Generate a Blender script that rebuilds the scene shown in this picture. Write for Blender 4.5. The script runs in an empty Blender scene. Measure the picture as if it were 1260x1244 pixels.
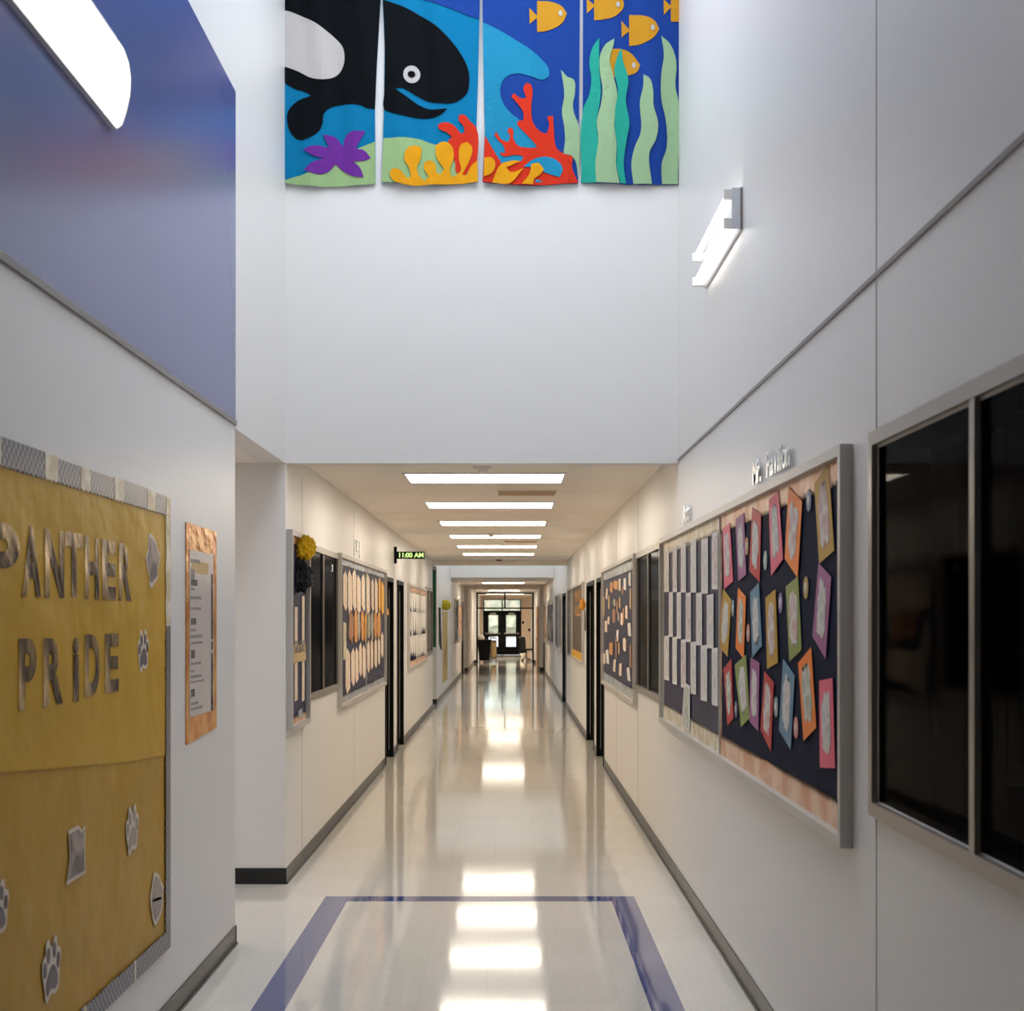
import bpy, bmesh, math, random
from mathutils import Matrix, Vector, noise
random.seed(7)
R = random.Random(11)
sc = bpy.context.scene
C = sc.collection

# ------------------------------------------------------------------ camera
F = 1740.0; VX = 627.0; VY = 760.0; CH = 1.741
cam = bpy.data.objects.new('camera', bpy.data.cameras.new('camera'))
C.objects.link(cam)
cam.location = (0, 0, CH); cam.rotation_euler = (math.pi/2, 0, 0)
cam.data.sensor_width = 36; cam.data.lens = 36*F/1260
cam.data.shift_x = 3/1260; cam.data.shift_y = 138/1260
cam.data.clip_start = 0.05; cam.data.clip_end = 400
sc.camera = cam
cam.data.dof.use_dof = True; cam.data.dof.focus_distance = 11.0; cam.data.dof.aperture_fstop = 5.6

# ------------------------------------------------------------------ exposure, sky, large lights
sc.view_settings.view_transform = 'Standard'; sc.view_settings.look = 'None'
sc.view_settings.exposure = 0.35; sc.view_settings.gamma = 1.0
sc.view_settings.use_curve_mapping = False
sc.cycles.use_denoising = True
sc.cycles.max_bounces = 10; sc.cycles.diffuse_bounces = 6; sc.cycles.glossy_bounces = 5
sc.cycles.sample_clamp_indirect = 6.0
sc.cycles.caustics_reflective = False; sc.cycles.caustics_refractive = False

w = bpy.data.worlds.new('world'); sc.world = w; w.use_nodes = True
wn = w.node_tree; wn.nodes.clear()
sky = wn.nodes.new('ShaderNodeTexSky'); sky.sky_type = 'NISHITA'
sky.sun_elevation = math.radians(38); sky.sun_rotation = math.radians(200); sky.sun_disc = False
bgn = wn.nodes.new('ShaderNodeBackground'); bgn.inputs[1].default_value = 0.32
wo = wn.nodes.new('ShaderNodeOutputWorld')
wn.links.new(sky.outputs[0], bgn.inputs[0]); wn.links.new(bgn.outputs[0], wo.inputs[0])

def area(name, loc, rot, sx, sy, power, col, spread=180):
    l = bpy.data.lights.new(name, 'AREA'); l.shape = 'RECTANGLE'; l.size = sx; l.size_y = sy
    l.energy = power; l.color = col; l.spread = math.radians(spread)
    o = bpy.data.objects.new(name, l); C.objects.link(o); o.location = loc; o.rotation_euler = rot
    return o
area('skylight_daylight', (-0.18, 6.95, 6.93), (0, 0, 0), 1.7, 3.5, 86, (0.76, 0.86, 1.0), 150)
area('far_skylight_daylight', (-0.18, 31.3, 5.4), (0, 0, 0), 1.7, 6.5, 90, (0.82, 0.90, 1.0))
area('side_passage_fill', (-3.4, 8.39, 2.7), (0, 0, 0), 1.2, 0.3, 14, (1.0, 0.9, 0.86))  # added unseen fill that brightens the side passage wall

# ------------------------------------------------------------------ materials
def lin(c):
    if isinstance(c, str):
        c = c.lstrip('#'); c = tuple(int(c[i:i+2], 16)/255 for i in (0, 2, 4))
    return tuple((x/12.92 if x <= 0.04045 else ((x+0.055)/1.055)**2.4) for x in c) + (1.0,)

def mat(name, col, rough=0.6, metal=0.0, var=0.0, vscale=6.0, bump=0.0, bscale=20.0, col2=None, coat=0.0,
        emit=None, estr=0.0, stretch=(1, 1, 1), spec=0.5, bdist=0.02):
    m = bpy.data.materials.new(name); m.use_nodes = True
    nt = m.node_tree; b = nt.nodes['Principled BSDF']
    c = lin(col) if isinstance(col, str) else tuple(col)+(1.0,)
    b.inputs['Base Color'].default_value = c
    b.inputs['Roughness'].default_value = rough; b.inputs['Metallic'].default_value = metal
    b.inputs['Specular IOR Level'].default_value = spec
    if coat: b.inputs['Coat Weight'].default_value = coat; b.inputs['Coat Roughness'].default_value = 0.08
    if emit:
        b.inputs['Emission Color'].default_value = lin(emit) if isinstance(emit, str) else tuple(emit)+(1.0,)
        b.inputs['Emission Strength'].default_value = estr
    tc = mp = None
    if var or col2 or bump:
        tc = nt.nodes.new('ShaderNodeTexCoord'); mp = nt.nodes.new('ShaderNodeMapping')
        mp.inputs['Scale'].default_value = stretch
        nt.links.new(tc.outputs['Object'], mp.inputs[0])
    if var or col2:
        n = nt.nodes.new('ShaderNodeTexNoise'); n.inputs['Scale'].default_value = vscale; n.inputs['Detail'].default_value = 4
        nt.links.new(mp.outputs[0], n.inputs['Vector'])
        r = nt.nodes.new('ShaderNodeValToRGB')
        if col2:
            r.color_ramp.elements[0].color = c; r.color_ramp.elements[1].color = lin(col2)
            r.color_ramp.elements[0].position = 0.42; r.color_ramp.elements[1].position = 0.58
        else:
            r.color_ramp.elements[0].color = tuple(x*(1-var) for x in c[:3])+(1,)
            r.color_ramp.elements[1].color = tuple(min(1, x*(1+var)) for x in c[:3])+(1,)
            r.color_ramp.elements[0].position = 0.3; r.color_ramp.elements[1].position = 0.7
        nt.links.new(n.outputs['Fac'], r.inputs[0]); nt.links.new(r.outputs[0], b.inputs['Base Color'])
    if bump:
        n2 = nt.nodes.new('ShaderNodeTexNoise'); n2.inputs['Scale'].default_value = bscale; n2.inputs['Detail'].default_value = 3
        nt.links.new(mp.outputs[0], n2.inputs['Vector'])
        bp = nt.nodes.new('ShaderNodeBump'); bp.inputs['Strength'].default_value = bump; bp.inputs['Distance'].default_value = bdist
        nt.links.new(n2.outputs['Fac'], bp.inputs['Height']); nt.links.new(bp.outputs[0], b.inputs['Normal'])
    return m

WALLC = '#e6e3df'
M = {}
M['wall'] = mat('wall_panel', WALLC, 0.38, bump=0.03, bscale=1.5)
M['wallflat'] = mat('wall_paint', WALLC, 0.5)
M['ceiling'] = mat('ceiling_tile', '#f6efe6', 0.9, bump=0.05, bscale=60)
M['purple'] = mat('blue_wall_paint', '#555c94', 0.24, bump=0.02, bscale=2, spec=0.9)
M['seam'] = mat('seam_strip', '#bcb7b2', 0.5)
M['rail'] = mat('rail_strip', '#8d8783', 0.45)
M['base'] = mat('rubber_base', '#191716', 0.3, spec=0.3, var=0.3, vscale=5, bump=0.15, bscale=8, stretch=(1, 0.3, 1))
M['basedark'] = mat('black_rubber_base', '#0c0e0f', 0.45)
M['alu'] = mat('brushed_aluminium', '#c4c0ba', 0.4, metal=0.3)
M['alud'] = mat('bronze_aluminium', '#9a928a', 0.3, metal=0.45)
M['black'] = mat('black_paint', '#040506', 0.45, spec=0.12)
M['blackfab'] = mat('black_fabric', '#0d0e10', 0.8)
M['glass'] = mat('dark_glass', '#04070a', 0.12)
M['glass'].node_tree.nodes['Principled BSDF'].inputs['IOR'].default_value = 1.02
M['navy'] = mat('navy_paper', '#141d36', 0.65, spec=0.05, bump=0.05, bscale=5)
M['navy2'] = mat('navy_sheen_paper', '#2c2e48', 0.55, spec=0.3, bump=0.05, bscale=5)  # navy paper made paler: grazing sheen of the far panel put into the colour
M['copper'] = mat('copper_foil', '#dca47c', 0.4, metal=0.3, col2='#efcdb0', vscale=5, bump=0.4, bscale=14)
M['cream_foil'] = mat('cream_foil', '#d9c8a6', 0.45, metal=0.3, col2='#efe6d2', vscale=9, bump=0.4, bscale=14)
M['silver_border'] = mat('silver_border', '#9aa0ab', 0.4, metal=0.4, col2='#c6c9cd', vscale=10, bump=0.3)
M['gold'] = mat('gold_foil', '#3d2b25', 0.24, metal=0.8, col2='#e6cd9c', vscale=4.5, bump=0.6, bscale=6, stretch=(1.5, 0.8, 1))
M['silver'] = mat('silver_foil', '#d3d5d6', 0.22, metal=0.85, bump=0.1, bscale=12)
M['mustard'] = mat('mustard_paper', '#cda024', 0.45, var=0.04, vscale=1.6, bump=0.8, bscale=2.6, spec=0.3, bdist=0.035)
M['mustard2'] = mat('mustard_paper_lower', '#bc9020', 0.45, var=0.04, vscale=1.6, bump=0.8, bscale=2.2, spec=0.3, bdist=0.035)
M['white_paper'] = mat('white_paper', '#e6e1da', 0.6, bump=0.1, bscale=10)
M['pale_paper'] = mat('pale_drawing_paper', '#e3dcd2', 0.6, col2='#cfc9c2', vscale=14)
M['draw1'] = mat('crayon_drawing_pink', '#dfd8d0', 0.6, col2='#cfaea8', vscale=18)
M['draw2'] = mat('crayon_drawing_green', '#dcd6cc', 0.6, col2='#b0b59e', vscale=18)
M['draw3'] = mat('crayon_drawing_plain', '#ded8cf', 0.6, col2='#c4bfba', vscale=26)
M['tan_paper'] = mat('tan_paper', '#d2b27c', 0.6)
M['peach'] = mat('peach_paper', '#eacdb2', 0.55, col2='#f2e2cf', vscale=16)
M['orange_fig'] = mat('orange_collage', '#c9762e', 0.5, col2='#e9b46a', vscale=40)
M['brown_fig'] = mat('brown_collage', '#8a4a3c', 0.5, col2='#c79a6a', vscale=40)
M['grey_fig'] = mat('grey_collage', '#8e8a84', 0.5, col2='#c9c2a6', vscale=40)
M['ink'] = mat('printed_ink', '#3a3634', 0.6)
M['ink2'] = mat('faded_ink', '#8e8882', 0.6)
M['paw'] = mat('paw_grey', '#4d454b', 0.45, col2='#6b6164', vscale=12)
M['pawlight'] = mat('paw_light_grey', '#a39388', 0.45)
M['card_edge'] = mat('cutout_white_edge', '#d8cbbb', 0.5)
M['photo'] = mat('photo_print', '#9a8983', 0.3, col2='#3c333c', vscale=9)
M['orange_foil'] = mat('orange_foil', '#d9812a', 0.28, metal=0.5, col2='#efb258', vscale=9, bump=0.6, bscale=12)
M['yellow_tissue'] = mat('yellow_tissue', '#ffcf14', 0.6)
M['black_tissue'] = mat('black_tissue', '#101214', 0.55)
M['lime_tissue'] = mat('lime_tissue', '#b8ab1e', 0.6)
M['green'] = mat('green_banner', '#14573a', 0.6)
M['olive_paper'] = mat('olive_gold_paper', '#bfae62', 0.55, col2='#c6a260', vscale=4)
M['brownboard'] = mat('brown_board_paper', '#5d4a38', 0.5, var=0.15, vscale=6, stretch=(6, 0.5, 1))
M['yellow_border'] = mat('yellow_border', '#e3ab1c', 0.5)
M['orange_letter'] = mat('orange_letter', '#dc9a33', 0.5)
M['wood'] = mat('light_wood_door', '#d6a160', 0.45, var=0.12, vscale=4, stretch=(8, 8, 0.5))
M['led'] = mat('green_led', '#0a1404', 0.5, emit='#c8f08a', estr=1.3)
M['white_plastic'] = mat('white_plastic', '#e8e4de', 0.35)
M['white_metal'] = mat('white_enamel', '#dfe0e4', 0.3)
M['red_plastic'] = mat('red_brown_plastic', '#8a4a3a', 0.4)
M['blue_tile'] = mat('blue_floor_tile', '#35477f', 0.06, bump=0.02, bscale=3)
M['lamp_warm'] = mat('lit_diffuser', '#ffffff', 0.5, emit=(1.0, 0.885, 0.735), estr=9.2)
M['lamp_cool'] = mat('lit_wrap_lens', '#ffffff', 0.5, emit=(1.0, 0.93, 0.84), estr=2.6)
M['lamp_far'] = mat('lit_far_diffuser', '#ffffff', 0.5, emit=(1.0, 0.89, 0.74), estr=18.0)
M['tube'] = mat('lit_tube', '#ffffff', 0.5, emit=(1.0, 0.97, 0.9), estr=3.0)
M['concrete'] = mat('outdoor_concrete', '#b9b7b2', 0.9, var=0.1, vscale=0.6)
M['foliage'] = mat('outdoor_foliage', '#b5b89a', 0.8, col2='#cdc6aa', vscale=1.4)
M['brickpeach'] = mat('vestibule_wall_paint', '#f0dac4', 0.6)
M['bag'] = mat('translucent_bag', '#d8cfc2', 0.4, bump=0.4, bscale=20)
M['brown_box'] = mat('brown_fibreboard', '#8c7355', 0.6)

# fish-scale border
def scales():
    m = bpy.data.materials.new('fish_scale_border'); m.use_nodes = True; nt = m.node_tree; b = nt.nodes['Principled BSDF']
    tc = nt.nodes.new('ShaderNodeTexCoord'); br = nt.nodes.new('ShaderNodeTexVoronoi')
    mp = nt.nodes.new('ShaderNodeMapping'); mp.inputs['Scale'].default_value = (37, 37, 0)
    mp.inputs['Rotation'].default_value = (0, 0, math.radians(45))
    br.feature = 'F1'; br.inputs['Randomness'].default_value = 0.04; br.inputs['Scale'].default_value = 1.0
    br.voronoi_dimensions = '2D'
    nt.links.new(tc.outputs['Object'], mp.inputs[0]); nt.links.new(mp.outputs[0], br.inputs['Vector'])
    r = nt.nodes.new('ShaderNodeValToRGB'); r.color_ramp.elements[0].color = lin('#2a262b'); r.color_ramp.elements[1].color = lin('#98949a')
    r.color_ramp.elements[0].position = 0.40; r.color_ramp.elements[1].position = 0.47
    nt.links.new(br.outputs['Distance'], r.inputs[0]); nt.links.new(r.outputs[0], b.inputs['Base Color'])
    b.inputs['Roughness'].default_value = 0.3
    return m
M['scales'] = scales()

# vinyl floor tile
def floor_mat():
    m = bpy.data.materials.new('vinyl_floor'); m.use_nodes = True; nt = m.node_tree; b = nt.nodes['Principled BSDF']
    tc = nt.nodes.new('ShaderNodeTexCoord'); br = nt.nodes.new('ShaderNodeTexBrick')
    br.offset = 0.0; br.inputs['Scale'].default_value = 1.0
    br.inputs['Brick Width'].default_value = 0.305; br.inputs['Row Height'].default_value = 0.305
    br.inputs['Mortar Size'].default_value = 0.0012; br.inputs['Mortar Smooth'].default_value = 0.6
    br.inputs['Color1'].default_value = lin('#d3cdc3'); br.inputs['Color2'].default_value = lin('#cfc9bf')
    br.inputs['Mortar'].default_value = lin('#beb6ab')
    mp = nt.nodes.new('ShaderNodeMapping'); mp.inputs['Location'].default_value = (0.11, 0.02, 0)
    nt.links.new(tc.outputs['Object'], mp.inputs[0]); nt.links.new(mp.outputs[0], br.inputs['Vector'])
    n = nt.nodes.new('ShaderNodeTexNoise'); n.inputs['Scale'].default_value = 45; n.inputs['Detail'].default_value = 6
    nt.links.new(tc.outputs['Object'], n.inputs['Vector'])
    r = nt.nodes.new('ShaderNodeValToRGB'); r.color_ramp.elements[0].color = (0.93, 0.93, 0.93, 1); r.color_ramp.elements[1].color = (1, 1, 1, 1)
    r.color_ramp.elements[0].position = 0.35; r.color_ramp.elements[1].position = 0.5
    nt.links.new(n.outputs['Fac'], r.inputs[0])
    mx = nt.nodes.new('ShaderNodeMixRGB'); mx.blend_type = 'MULTIPLY'; mx.inputs[0].default_value = 1
    nt.links.new(br.outputs['Color'], mx.inputs[1]); nt.links.new(r.outputs[0], mx.inputs[2])
    nt.links.new(mx.outputs[0], b.inputs['Base Color'])
    b.inputs['Roughness'].default_value = 0.075; b.inputs['Specular IOR Level'].default_value = 0.5
    n2 = nt.nodes.new('ShaderNodeTexNoise'); n2.inputs['Scale'].default_value = 2.2; n2.inputs['Detail'].default_value = 2
    nt.links.new(tc.outputs['Object'], n2.inputs['Vector'])
    bp = nt.nodes.new('ShaderNodeBump'); bp.inputs['Strength'].default_value = 0.06; bp.inputs['Distance'].default_value = 0.01
    nt.links.new(n2.outputs['Fac'], bp.inputs['Height']); nt.links.new(bp.outputs[0], b.inputs['Normal'])
    return m
M['floor'] = floor_mat()

_cm = {}
def paper(hexc):
    if hexc not in _cm:
        _cm[hexc] = mat('coloured_paper_'+hexc.strip('#'), hexc, 0.5)
    return _cm[hexc]

# ------------------------------------------------------------------ mesh helpers
def box(bm, x0, x1, y0, y1, z0, z1):
    vs = [bm.verts.new((x, y, z)) for z in (z0, z1) for y in (y0, y1) for x in (x0, x1)]
    for f in ((0, 2, 3, 1), (4, 5, 7, 6), (0, 1, 5, 4), (2, 6, 7, 3), (0, 4, 6, 2), (1, 3, 7, 5)):
        bm.faces.new([vs[i] for i in f])

def prism(bm, pts, w0, w1, mi=0):
    a = sum(pts[i][0]*pts[(i+1) % len(pts)][1]-pts[(i+1) % len(pts)][0]*pts[i][1] for i in range(len(pts)))
    if a < 0: pts = pts[::-1]
    n = len(pts)
    lo = [bm.verts.new((p[0], p[1], w0)) for p in pts]; hi = [bm.verts.new((p[0], p[1], w1)) for p in pts]
    fs = [bm.faces.new(hi), bm.faces.new(lo[::-1])]
    for i in range(n):
        fs.append(bm.faces.new((lo[i], lo[(i+1) % n], hi[(i+1) % n], hi[i])))
    for f in fs: f.material_index = mi
    bmesh.ops.triangulate(bm, faces=[f for f in fs[:2] if len(f.verts) > 4])

def cyl(bm, p0, p1, r0, r1=None, n=16):
    r1 = r0 if r1 is None else r1
    p0 = Vector(p0); p1 = Vector(p1); d = (p1-p0).normalized()
    a = d.orthogonal().normalized(); b = d.cross(a)
    A = [bm.verts.new(p0+(a*math.cos(t)+b*math.sin(t))*r0) for t in [2*math.pi*i/n for i in range(n)]]
    B = [bm.verts.new(p1+(a*math.cos(t)+b*math.sin(t))*r1) for t in [2*math.pi*i/n for i in range(n)]]
    bm.faces.new(A[::-1]); bm.faces.new(B)
    for i in range(n): bm.faces.new((A[i], A[(i+1) % n], B[(i+1) % n], B[i]))

def finish(name, bm, mats, parent=None, matrix=None, smooth=False, bevel=0):
    me = bpy.data.meshes.new(name); bmesh.ops.recalc_face_normals(bm, faces=bm.faces); bm.to_mesh(me); bm.free()
    if not isinstance(mats, (list, tuple)): mats = [mats]
    for m in mats: me.materials.append(m)
    if smooth:
        for p in me.polygons: p.use_smooth = True
    o = bpy.data.objects.new(name, me); C.objects.link(o)
    if parent: o.parent = parent
    if matrix is not None: o.matrix_world = matrix
    if bevel:
        md = o.modifiers.new('bevel', 'BEVEL'); md.width = bevel; md.segments = 2; md.limit_method = 'ANGLE'
    return o

def tag(o, label=None, cat=None, group=None, kind=None):
    if label: o['label'] = label
    if cat: o['category'] = cat
    if group: o['group'] = group
    if kind: o['kind'] = kind
    return o
def empty(name, matrix, label=None, cat=None, group=None, kind=None):
    o = bpy.data.objects.new(name, None); C.objects.link(o); o.matrix_world = matrix
    o.empty_display_size = 0.1
    return tag(o, label, cat, group, kind)
def structure(name, bm, m, parent=None, bevel=0):
    o = finish(name, bm, m, parent, bevel=bevel)
    if not parent: o['kind'] = 'structure'
    return o
def sbox(name, m, *dims):
    bm = bmesh.new(); box(bm, *dims); return structure(name, bm, m)

# wall frames: local x along the wall to the viewer's right, y up, z out of the wall
XL, XR, YH = -1.464, 1.104, 9.24
AX = {'L': (Vector((XL, 0, 0)), Vector((0, 1, 0)), Vector((1, 0, 0))),
      'R': (Vector((XR, 0, 0)), Vector((0, -1, 0)), Vector((-1, 0, 0))),
      'H': (Vector((0, YH, 0)), Vector((1, 0, 0)), Vector((0, -1, 0)))}
def wm(wall, u, v, wd=0.0):
    o, U, N = AX[wall]; V = Vector((0, 0, 1))
    m = Matrix((U, V, N)).transposed().to_4x4()
    m.translation = o+U*u+V*v+N*wd
    return m
def P(wall, px, py):
    if wall == 'L': Y = -XL*F/(VX-px); return (Y, CH+(VY-py)*Y/F)
    if wall == 'R': Y = XR*F/(px-VX); return (-Y, CH+(VY-py)*Y/F)
    return ((px-VX)*YH/F, CH+(VY-py)*YH/F)
def crop(wall, x0, y0, s, pts): return [P(wall, x0+a/s, y0+b/s) for a, b in pts]
def center(pts):
    us = [p[0] for p in pts]; vs = [p[1] for p in pts]
    return ((min(us)+max(us))/2, (min(vs)+max(vs))/2)
def rel(pts, c): return [(p[0]-c[0], p[1]-c[1]) for p in pts]
def smooth(pts, k=4):
    out = []; n = len(pts)
    for i in range(n):
        p0, p1, p2, p3 = pts[i-1], pts[i], pts[(i+1) % n], pts[(i+2) % n]
        for j in range(k):
            t = j/k
            out.append(tuple(0.5*((2*p1[d])+(-p0[d]+p2[d])*t+(2*p0[d]-5*p1[d]+4*p2[d]-p3[d])*t*t+(-p0[d]+3*p1[d]-3*p2[d]+p3[d])*t**3) for d in (0, 1)))
    return out
def smooth2(pts, k=5, lim=62):
    n = len(pts); T = []
    for i in range(n):
        a, b, c = Vector(pts[i-1]), Vector(pts[i]), Vector(pts[(i+1) % n])
        d1, d2 = b-a, c-b
        ang = math.degrees(d1.angle(d2)) if d1.length and d2.length else 0
        T.append(None if ang > lim else (d1.normalized()+d2.normalized()).normalized())
    out = []
    for i in range(n):
        a, b = Vector(pts[i]), Vector(pts[(i+1) % n]); L = (b-a).length
        ta = (T[i] or (b-a).normalized())*L; tb = (T[(i+1) % n] or (b-a).normalized())*L
        for j in range(k):
            t = j/k
            out.append(tuple(a*(2*t**3-3*t*t+1)+ta*(t**3-2*t*t+t)+b*(-2*t**3+3*t*t)+tb*(t**3-t*t)))
    return out
def ell(c, rx, ry, n=24, ph=0): return [(c[0]+rx*math.cos(ph+2*math.pi*i/n), c[1]+ry*math.sin(ph+2*math.pi*i/n)) for i in range(n)]
def blob(c, rx, ry, n=26, amp=0.18, seed=0):
    rr = random.Random(seed); out = []
    for i in range(n):
        t = 2*math.pi*i/n; k = 1+amp*(rr.random()*2-1)
        s = (abs(math.cos(t))**4+abs(math.sin(t))**4)**(-0.25)
        out.append((c[0]+rx*k*s*math.cos(t), c[1]+ry*k*s*math.sin(t)))
    return out
def quadmap(q, pts):  # q: tl, tr, br, bl ; pts in 0..1
    return [tuple((1-t)*((1-s)*q[0][d]+s*q[1][d])+t*((1-s)*q[3][d]+s*q[2][d]) for d in (0, 1)) for s, t in pts]

def pin(name, wall, pts, wd, m, label=None, cat=None, group=None, parts=(), th=0.0018):
    """a flat cut-out fixed to a wall; parts are (name, pts, material)"""
    c = center(pts); mw = wm(wall, c[0], c[1], wd)
    if not parts:
        bm = bmesh.new(); prism(bm, rel(pts, c), 0, th)
        return tag(finish(name, bm, m, matrix=mw), label, cat, group)
    e = empty(name, mw, label, cat, group)
    bm = bmesh.new(); prism(bm, rel(pts, c), 0, th); finish('backing' if name != 'paw_print' else 'cutout_edge', bm, m, e)
    for i, (pn, pp, pm) in enumerate(parts):
        bm = bmesh.new()
        for q in (pp if isinstance(pp[0], list) else [pp]): prism(bm, rel(q, c), th, th+0.0014)
        finish(pn, bm, pm, e)
    return e

_font = {}
def char_mesh(ch, size, depth, bold=0.0):
    k = (ch, size, depth, bold)
    if k not in _font:
        cu = bpy.data.curves.new('t', 'FONT'); cu.body = ch; cu.size = size; cu.extrude = depth/2; cu.offset = bold
        ob = bpy.data.objects.new('t', cu); C.objects.link(ob)
        dg = bpy.context.evaluated_depsgraph_get(); dg.update()
        me = bpy.data.meshes.new_from_object(ob.evaluated_get(dg))
        bpy.data.objects.remove(ob); bpy.data.curves.remove(cu)
        for v in me.vertices: v.co.z += depth/2
        xs = [v.co.x for v in me.vertices] or [0]; ys = [v.co.y for v in me.vertices] or [0]
        _font[k] = (me, min(xs), max(xs), min(ys), max(ys))
    return _font[k]
def letter_fit(name, ch, wall, u0, u1, v0, v1, wd, m, depth=0.003, bold=0.006, parent=None, label=None, cat=None, group=None, rot=0):
    src, a, b, c, d = char_mesh(ch, 0.3, depth, bold)
    me = src.copy(); me.name = name
    sx = (u1-u0)/(b-a); sy = (v1-v0)/(d-c)
    for v in me.vertices: v.co = ((v.co.x-(a+b)/2)*sx, (v.co.y-c)*sy, v.co.z)
    me.materials.clear(); me.materials.append(m)
    o = bpy.data.objects.new(name, me); C.objects.link(o)
    mw = wm(wall, (u0+u1)/2, v0, wd) @ Matrix.Rotation(rot, 4, 'Z')
    if parent:
        o.parent = parent; o.matrix_local = parent.matrix_world.inverted() @ mw
    else: o.matrix_world = mw
    return tag(o, label, cat, group)

# ------------------------------------------------------------------ structure
sbox('floor', M['floor'], -7, 3.5, -4, 66.3, -0.15, 0)
def wall_run(name, side, y0, y1, z1, holes=(), z0=0.0, x=None, th=0.16, m=None):
    X = (XL if side == 'L' else XR) if x is None else x
    a, b = (X-th, X) if side == 'L' else (X, X+th)
    bm = bmesh.new(); cur = y0
    for (h0, h1, b0, b1) in sorted(holes):
        if h0 > cur: box(bm, a, b, cur, h0, z0, z1)
        if b0 > z0: box(bm, a, b, h0, h1, z0, b0)
        if b1 < z1: box(bm, a, b, h0, h1, b1, z1)
        cur = h1
    if cur < y1: box(bm, a, b, cur, y1, z0, z1)
    return structure(name, bm, m or M['wall'])
DT = 2.2
wall_run('wall_left', 'L', -3, 7.54, 7)
wall_run('wall_left', 'L', 7.54, YH, 7, z0=2.75)
HC = 2.838
wall_run('wall_left', 'L', YH, 26.9, HC, [(16.65, 17.7, 0, DT), (18.4, 19.4, 0, DT)])
wall_run('wall_left', 'L', 26.9, 28.4, 5.5, z0=2.75)
wall_run('wall_left', 'L', 28.4, 35.5, 5.5)
wall_run('wall_left', 'L', 35.5, 46.0, 2.75, [(43.2, 44.4, 0, DT)])
wall_run('wall_left', 'L', 46.0, 66.0, 2.75, x=-1.37, th=.25, m=M['wallflat'])
WIN = (2.1, 4.24, 1.19, 2.25)
wall_run('wall_right', 'R', -3, YH, 7, [WIN])
wall_run('wall_right', 'R', YH, 26.9, HC, [(16.5, 17.8, 0, DT), (18.45, 20.1, 0, DT)])
wall_run('wall_right', 'R', 26.9, 35.5, 5.5, [(27.7, 29.2, 0, DT)])
wall_run('wall_right', 'R', 35.5, 46.3, 2.75, [(44.6, 45.7, 0, DT)])
wall_run('wall_right', 'R', 46.3, 66.0, 2.75, x=0.99, th=.25, m=M['wallflat'])
# lobby ends, header, roofs
sbox('wall_back', M['wallflat'], XL-.16, XR+.16, -3.16, -3, 0, 7)
sbox('wall_header', M['wall'], XL-.16, XR+.16, YH, YH+.16, 2.75, 7)
bm = bmesh.new()
box(bm, XL-.16, XR+.16, -3.16, 5.1, 7, 7.15); box(bm, XL-.16, XR+.16, 8.8, YH+.16, 7, 7.15)
box(bm, XL-.16, -1.08, 5.1, 8.8, 7, 7.15); box(bm, 0.72, XR+.16, 5.1, 8.8, 7, 7.15)
structure('ceiling', bm, M['ceiling'])
bm = bmesh.new(); box(bm, -1.08, 0.72, 5.1, 8.8, 7.1, 7.14)
sky_m = mat('skylight_pane', '#ffffff', 0.4, emit=(0.8, 0.9, 1.0), estr=1.0)
structure('window_skylight', bm, sky_m)
sbox('ceiling', M['ceiling'], XL-.16, XR+.16, YH+.16, 26.95, HC, 2.95)
sbox('trim_beam', M['ceiling'], XL+.001, XR-.001, 26.951, 27.25, 2.745, 5.5)
sbox('wall_header', M['wall'], XL-.16, XR+.16, 35.5, 35.66, 2.75, 5.5)
bm = bmesh.new(); box(bm, XL-.16, XR+.16, 26.95, 35.66, 5.5, 5.65)
structure('ceiling', bm, M['ceiling'])
sbox('ceiling', M['ceiling'], XL-.16, XR+.16, 35.66, 66.2, 2.75, 2.9)
# pilasters where the corridor narrows
# side passages on the left
for i, (a, b) in enumerate(((7.54, YH), (26.9, 28.4))):
    bm = bmesh.new()
    box(bm, -6, XL-.16, b, b+.16, 0, 2.75)
    box(bm, -6, XL-.16, a-.16, a, 0, 2.75); box(bm, -6.16, -6, a-.16, b+.16, 0, 2.75)
    structure('wall_passage', bm, M['wallflat'])
    sbox('ceiling', M['ceiling'], -6.16, XL-.001, a-.16, b+.16, 2.751, 2.9)
    sbox('baseboard_passage', M['basedark'], -6, XL+.006, b-.008, b-.001, 0.001, 0.105)
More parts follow.
